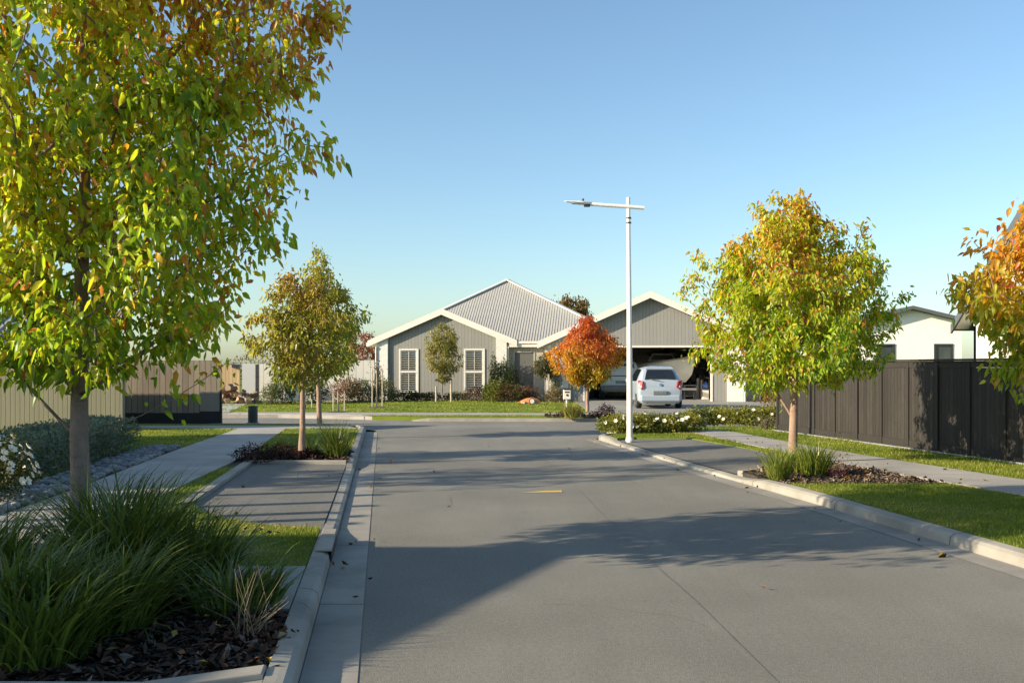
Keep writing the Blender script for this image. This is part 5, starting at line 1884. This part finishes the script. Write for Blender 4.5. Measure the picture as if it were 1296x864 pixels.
# hull frames along its own axis (bow towards the road and right)
ax = Vector((.50, -.86, 0)).normalized()
sd = Vector((.86, .50, 0)).normalized()
O = Vector((PX(840, 45.7), 45.7, 0))
rows = []
for (u, hw, zk, zc, zg) in ((-2.2, .88, .85, 1.05, 1.62), (-1.2, .95, .80, 1.05, 1.66), (0, .95, .78, 1.08, 1.74), (.9, .78, .80, 1.2, 1.84), (1.55, .46, .92, 1.38, 1.93), (1.95, .16, 1.25, 1.62, 2.0), (2.1, .03, 1.72, 1.85, 2.03)):
    c = O + ax * u
    rows.append([c + sd * w + Vector((0, 0, z)) for w, z in ((-hw, zg), (-hw * .86, zc), (0, zk), (hw * .86, zc), (hw, zg))])
k = 5
vs = [v for r_ in rows for v in r_]
fs = []
for i in range(len(rows) - 1):
    for j in range(k - 1):
        fs.append((i * k + j, i * k + j + 1, (i + 1) * k + j + 1, (i + 1) * k + j))
fs.append(tuple(range(k)))
fs.append(tuple(range((len(rows) - 1) * k, len(rows) * k))[::-1])
MB().add(vs, fs).build('hull', M['boat'], bt)
mb = MB()
for j in (0, 4):
    for i in range(len(rows) - 1):
        mb.bar(rows[i][j] + Vector((0, 0, .01)), rows[i + 1][j] + Vector((0, 0, .01)), .07, .07)
mb.build('gunwale', M['boatgrey'], bt)
mb = MB()
vs, fs = [], []
for r_ in rows[2:]:
    m = (r_[0] + r_[4]) / 2 + Vector((0, 0, .12))
    vs += [r_[0], m, r_[4]]
n = len(rows[2:])
for i in range(n - 1):
    fs += [(i * 3, i * 3 + 1, (i + 1) * 3 + 1, (i + 1) * 3), (i * 3 + 1, i * 3 + 2, (i + 1) * 3 + 2, (i + 1) * 3 + 1)]
MB().add(vs, fs).build('foredeck', M['boat'], bt)
c = O + ax * -.1
mb = MB()
for (w0, z0, w1, z1) in ((-.75, 1.9, -.55, 2.18), (.55, 2.18, .75, 1.9)):
    mb.bar(c + sd * w0 + Vector((0, 0, z0)), c + sd * w1 + Vector((0, 0, z1)), .05, .05)
for sgn in (-.55,):
    mb.bar(c + sd * -.57 + Vector((0, 0, 2.18)), c + sd * .57 + Vector((0, 0, 2.18)), .06, .06)
    mb.bar(c + sd * -.78 + Vector((0, 0, 1.9)), c + sd * .78 + Vector((0, 0, 1.9)), .06, .06)
wf = mb.build('windscreen_frame', M['boatgrey'], bt)
MB().prism([c + sd * -.72 + Vector((0, 0, 1.92)), c + sd * .72 + Vector((0, 0, 1.92)), c + sd * .54 + Vector((0, 0, 2.16)), c + sd * -.54 + Vector((0, 0, 2.16))], ax * -.015).build('windscreen', M['carglass'], wf)
tr = thing('boat_trailer', 'dark steel trailer under the pale boat in the garage', 'trailer', (O.x, O.y, .15))
mb = MB()
for s in (-.55, .55):
    mb.bar(O + ax * -2.0 + sd * s + Vector((0, 0, .62)), O + ax * .9 + sd * s * .8 + Vector((0, 0, .62)), .07, .1)
    mb.bar(O + ax * .9 + sd * s * .8 + Vector((0, 0, .62)), O + ax * 2.3 + Vector((0, 0, .62)), .07, .1)
for u in (-1.6, -.3, .8):
    mb.bar(O + ax * u - sd * .6 + Vector((0, 0, .66)), O + ax * u + sd * .6 + Vector((0, 0, .66)), .07, .07)
    for s in (-.35, .35):
        mb.bar(O + ax * u + sd * s + Vector((0, 0, .62)), O + ax * u + sd * s + Vector((0, 0, .98)), .06, .06)
mb.bar(O + ax * 2.1 + Vector((0, 0, .15)), O + ax * 2.1 + Vector((0, 0, .62)), .06, .06)
mb.build('frame', M['darkmetal'], tr)
for s in (-.85, .85):
    MB().disc(O + ax * -.6 + sd * s + Vector((0, 0, .44)), sd, .29, .18, 18).build('wheel', M['tyre'], tr)

# ------------------------------------------------------------------ things in the garage
def gx(p, y=45):
    return PX(p, y)


fl = .15
t = thing('steel_rack', 'low white metal frame rack behind the white car', 'rack', (gx(873), 45, fl))
mb = MB()
x0, x1 = gx(865.5), gx(880)
for x in (x0, x1):
    for y in (44.8, 45.2):
        mb.box(x - .015, x + .015, y - .015, y + .015, fl, fl + .62)
mb.box(x0, x1, 44.78, 45.22, fl + .6, fl + .63)
mb.box(x0, x1, 44.78, 45.22, fl + .12, fl + .14)
mb.build('frame', M['greyplastic'], t)
MB().box(x0 + .05, x1 - .05, 44.85, 45.2, fl + .141, fl + .5).build('panel', M['dark'], t)
for i, (px, w, h, mt, lb, nm) in enumerate(((882.5, .12, .95, 'cargrey', 'dark upright panel leaning beside the white rack', 'upright_panel'), (887, .16, .88, 'cardboard', 'tall brown cardboard box nearest the garage bicycle', 'cardboard_box'))):
    t = thing(nm, lb, 'box' if i else 'panel', (gx(px), 45, fl))
    MB().box(gx(px) - w / 2, gx(px) + w / 2, 44.85, 45.2, fl, fl + h).build('carton' if i else 'board', M[mt], t, .006)
    MB().box(gx(px) - .015, gx(px) + .015, 44.845, 44.849, fl + .05, fl + h - .05).build('tape', M['trim'], t)
t = thing('storage_crate', 'white storage crate on the garage floor by the right jamb', 'crate', (gx(892.5, 44.4), 44.4, fl))
x = gx(892.5, 44.4)
MB().box(x - .14, x + .14, 44.25, 44.55, fl, fl + .42).build('tub', M['trim'], t, .02)
MB().box(x - .155, x + .155, 44.235, 44.565, fl + .421, fl + .45).build('lid', M['greyplastic'], t, .01)
t = thing('blue_bag', 'blue bag resting on the white storage crate', 'bag', (x, 44.4, fl + .45))
mb = MB()
bmm = bmesh.new()
bmesh.ops.create_icosphere(bmm, subdivisions=2, radius=1)
vv = [(x + v.co.x * .16 * (1 + .12 * math.sin(7 * v.co.z)), 44.4 + v.co.y * .12, fl + .45 + .15 + v.co.z * .15 * (1 + .15 * math.sin(5 * v.co.x))) for v in bmm.verts]
ff = [tuple(v.index for v in f.verts) for f in bmm.faces]
bmm.free()
MB().add(vv, ff).build('sack', M['bluebag'], t, smooth=True)
MB().tube([(x - .06, 44.35, fl + .72), (x, 44.35, fl + .82), (x + .06, 44.35, fl + .72)], .012, 6).build('handle', M['bluebag'], t)
t = thing('bicycle', 'bicycle standing end on against the right garage wall', 'bicycle', (gx(897.5), 44.9, fl))
x = gx(897.3)
for y in (44.5, 45.5):
    w = MB()
    n = 20
    w.tube([(x, y + .33 * math.cos(6.283 * i / n), fl + .34 + .33 * math.sin(6.283 * i / n)) for i in range(n + 1)], .02, 6, cap=False)
    w.build('wheel', M['tyre'], t)
mb = MB()
for a, c in (((44.5, .34), (44.62, .85)), ((44.62, .8), (45.1, .78)), ((44.66, .7), (45.0, .32)), ((45.0, .32), (45.14, .88)), ((45.14, .8), (45.5, .34)), ((45.0, .32), (45.5, .34))):
    mb.tube([(x, a[0], fl + a[1]), (x, c[0], fl + c[1])], .018, 6)
mb.build('frame', M['greyplastic'], t)
MB().tube([(x - .26, 44.6, fl + .98), (x, 44.62, fl + .93), (x + .2, 44.6, fl + .98)], .014, 6).build('handlebar', M['greyplastic'], t)
MB().box(x - .06, x + .06, 45.05, 45.3, fl + .88, fl + .94).build('saddle', M['dark'], t, .02)
t = thing('shelf_unit', 'dark shelf unit filled with cases on the right garage wall', 'shelves', (gx(884, 47), 47, fl))
x0, x1 = gx(872, 47), gx(897, 47)
mb = MB()
for z in (.1, .75, 1.4, 1.95):
    mb.box(x0, x1, 46.9, 47.4, fl + z, fl + z + .03)
for x in (x0, x1):
    mb.box(x - .02, x + .02, 46.9, 47.4, fl, fl + 2.3)
mb.build('frame', M['darkmetal'], t)
ci = 0
for z, row in ((.131, ((.1, .3, .45, 'cargrey'), (.5, .32, .5, 'cardboard'))), (.781, ((.08, .25, .4, 'dark'), (.42, .3, .35, 'cargrey'))), (1.431, ((.1, .3, .38, 'orange'), (.5, .26, .3, 'dark'))), (1.981, ((.12, .4, .28, 'cargrey'),))):
    for (dx, w, h, mt) in row:
        c = thing('storage_case', ('dark case on the bottom shelf at left', 'cardboard case on the bottom shelf', 'black case on the second shelf', 'grey case on the second shelf', 'orange case on the third shelf', 'black case on the third shelf', 'grey case on the top shelf')[ci], 'case', (x0 + dx, 46.95, fl + z), 'cases on the garage shelves')
        MB().box(x0 + dx, x0 + dx + w, 46.93, 47.3, fl + z, fl + z + h * .9).build('box', M[mt], c, .01)
        MB().box(x0 + dx - .01, x0 + dx + w + .01, 46.92, 47.31, fl + z + h * .9 + .001, fl + z + h).build('lid', M['cargrey'], c, .005)
        ci += 1
t = thing('kayak', 'dark kayak slung high at the back of the garage', 'kayak', (gx(842, 48.5), 48.5, 2.2))
a, c = gx(818, 48.5), gx(868, 48.5)
MB().tube([(a, 48.5, 2.25), (a + .3, 48.5, 2.2), ((a + c) / 2, 48.5, 2.16), (c - .3, 48.5, 2.2), (c, 48.5, 2.25)], [.03, .17, .26, .17, .03], 12).build('hull', M['cargrey'], t, smooth=True)
MB().disc(((a + c) / 2, 48.34, 2.34), (0, -.5, 1), .2, .06, 16).build('cockpit', M['dark'], t)

# ------------------------------------------------------------------ mailbox, mower, pedestal, firewood
p = G(716.5, 523, .13)
p = (PX(717.5, 30.6), 30.6, .12)
t = thing('mailbox', 'white mailbox on a slim post behind the yellow grass clump', 'mailbox', p)
x, y = p[0], p[1]
MB().tube([(x, y, .1), (x, y, .62)], .035, 8).build('post', M['galv'], t)
bxm = MB().box(x - .11, x + .11, y - .14, y + .14, .60, .90).build('box', M['galv'], t, .01)
MB().box(x - .14, x + .14, y - .17, y + .17, .901, .935).build('lid', M['darkmetal'], t, .008)
MB().box(x - .07, x + .07, y - .147, y - .141, .80, .84).build('slot', M['dark'], bxm)
MB().disc((x, y - .145, .73), (0, -1, 0), .035, .012, 12).build('lock', M['dark'], bxm)

p = (PX(671, 39.2), 39.2, .13)
mw = thing('lawn_mower', 'orange lawn mower with pale wheels left on the lawn by the shrubs', 'lawn mower', p)
x, y = p[0], p[1]
rows = []
for (u, h, w) in ((-.62, .10, .12), (-.5, .2, .2), (-.25, .30, .26), (0, .34, .28), (.28, .32, .27), (.5, .24, .22), (.66, .14, .14)):
    rows.append([(x + u, y + w * math.cos(a), p[2] + .08 + max(0, h * math.sin(a))) for a in [math.pi * i / 8 for i in range(9)]])
vs = [v for r_ in rows for v in r_]
fs = [(i * 9 + k, i * 9 + k + 1, (i + 1) * 9 + k + 1, (i + 1) * 9 + k) for i in range(6) for k in range(8)] + [tuple(range(9))[::-1], tuple(range(54, 63))]
MB().add(vs, fs).build('hood', M['orange'], mw, smooth=True)
MB().box(x - .5, x + .6, y - .25, y + .25, p[2] + .05, p[2] + .1).build('deck', M['cargrey'], mw)
MB().tube([(x - .5, y, p[2] + .25), (x - .75, y, p[2] + .12), (x - .85, y, p[2] + .06)], .03, 6).build('bumper', M['orange'], mw)
MB().box(x + .05, x + .25, y - .12, y + .12, p[2] + .36, p[2] + .44).build('motor_cap', M['cargrey'], mw, .02)
for dx, r_ in ((.12, .19), (-.42, .1)):
    for s in (-1, 1):
        w = MB().disc((x + dx, y + s * .30, p[2] + r_ + .01), (0, 1, 0), r_, .08, 18).build('wheel', M['tyre'], mw)
        MB().disc((x + dx, y + s * .335, p[2] + r_ + .01), (0, 1, 0), r_ * .78, .04, 16).build('hub', M['trim'], w)

mw.scale = (.6, .6, .62)
p = G(320, 535, .12)
t = thing('service_pedestal', 'dark green round utility pedestal beside the brown fence end', 'pedestal', p)
x, y = p[0], p[1]
MB().tube([(x, y, .1), (x, y, .47), (x, y, .53)], [.125, .125, .115], 20).build('body', M['pedestal'], t)
MB().tube([(x, y, .5305), (x, y, .56), (x, y, .575)], [.135, .13, .06], 20).build('cap', M['pedestal'], t)
MB().tube([(x, y, .09), (x, y, .13)], .16, 20).build('base', M['kerb'], t)

# heap of firewood, every log a thing
rng = np.random.default_rng(77)
base = PX(289, 39.5)
slots = []
for row, n in enumerate((9, 8, 7, 5, 4, 3)):
    for i in range(n):
        slots.append((base - .8 + i * .26 + row * .08 + rng.normal(0, .05), 39.5 + rng.normal(0, .25), .20 + row * .13 + rng.normal(0, .03)))
place = ('at the bottom of', 'low in', 'in the lower middle of', 'in the upper middle of', 'near the top of', 'on top of')
proto = []
for v in range(4):
    mb = MB()
    ln, r = .30 + .05 * v, .075 + .012 * v
    n = 8
    ph = rng.uniform(-.02, .02, n)
    cut = 8 if v % 2 else 5
    ring = [(math.cos(6.283 * k / n), math.sin(6.283 * k / n)) for k in range(cut)]
    vs = [((-ln / 2), c * (r + ph[i]), s * (r + ph[i])) for i, (c, s) in enumerate(ring)] + [((ln / 2), c * (r + ph[i]), s * (r + ph[i])) for i, (c, s) in enumerate(ring)]
    m = len(ring)
    mb.add(vs, [(i, (i + 1) % m, m + (i + 1) % m, m + i) for i in range(m)], 0)
    mb.add(vs, [tuple(range(m))[::-1], tuple(range(m, 2 * m))], 1)
    me = bpy.data.meshes.new('log')
    me.from_pydata(mb.v, [], mb.f)
    me.materials.append(M['wood'])
    me.materials.append(M['woodend'])
    me.polygons.foreach_set('material_index', mb.m)
    proto.append(me)
for i, s in enumerate(slots):
    o = bpy.data.objects.new('firewood_log', proto[i % 4])
    COL.objects.link(o)
    o.location = s
    o.rotation_euler = (rng.uniform(0, 6), rng.normal(0, .25), rng.uniform(.6, 2.6))
    tag(o, 'split firewood log in the heap before the tan fence', 'log', 'split logs heaped before the tan fence')
t = thing('garden_stone', 'flat pale stone in the bark under the dark grass clumps', 'stone', (PX(262, 6.35), 6.35, .09))
bmm = bmesh.new()
bmesh.ops.create_icosphere(bmm, subdivisions=2, radius=1)
vv = [(t.location.x + v.co.x * .12 * (1 + .1 * math.sin(5 * v.co.y)), 6.35 + v.co.y * .09, .10 + max(v.co.z, -.3) * .055) for v in bmm.verts]
ff = [tuple(v.index for v in f.verts) for f in bmm.faces]
bmm.free()
MB().add(vv, ff).build('rock', M['stone'], t, smooth=True)

# ------------------------------------------------------------------ light, sky, camera
SUN_AZ, SUN_EL = 20.0, 20.5      # shadows fall towards +X, turned 20 degrees to +Y
d = Vector((math.cos(R(SUN_AZ)) * math.cos(R(SUN_EL)), math.sin(R(SUN_AZ)) * math.cos(R(SUN_EL)), -math.sin(R(SUN_EL))))
sl_ = bpy.data.lights.new('sun', 'SUN')
sl_.energy = 5.0
sl_.angle = R(.5)
sl_.color = (1.0, .85, .63)
so = bpy.data.objects.new('sun', sl_)
COL.objects.link(so)
so.rotation_euler = d.to_track_quat('-Z', 'Y').to_euler()
w = bpy.data.worlds.new('World')
SC.world = w
w.use_nodes = True
nt = w.node_tree
bg = nt.nodes['Background']
sky = nt.nodes.new('ShaderNodeTexSky')
sky.sky_type = 'NISHITA'
sky.sun_disc = False
sky.sun_elevation = R(SUN_EL)
tosun = -d
sky.sun_rotation = math.atan2(tosun.x, tosun.y) % (2 * math.pi)
sky.altitude = 0
sky.air_density = 1.0
sky.dust_density = .9
sky.ozone_density = 2.0
tint = mixrgb(nt, 1.0, sky.outputs[0], (.90, .99, 1.0), 'MULTIPLY')
nt.links.new(tint, bg.inputs[0])
bg.inputs[1].default_value = .115

cam = bpy.data.cameras.new('camera')
co = bpy.data.objects.new('camera', cam)
COL.objects.link(co)
co.location = (0, 0, H)
co.rotation_euler = (R(90), 0, 0)
cam.lens = 35.0
cam.sensor_width = 36.0
cam.shift_y = (HY - 432.0) / 1296.0
cam.clip_end = 4000
SC.camera = co
vs_ = SC.view_settings
vs_.view_transform = 'Standard'
vs_.look = 'None'
vs_.exposure = .86
vs_.gamma = 1.0
vs_.use_curve_mapping = False
SC.cycles.max_bounces = 6
SC.cycles.transparent_max_bounces = 4
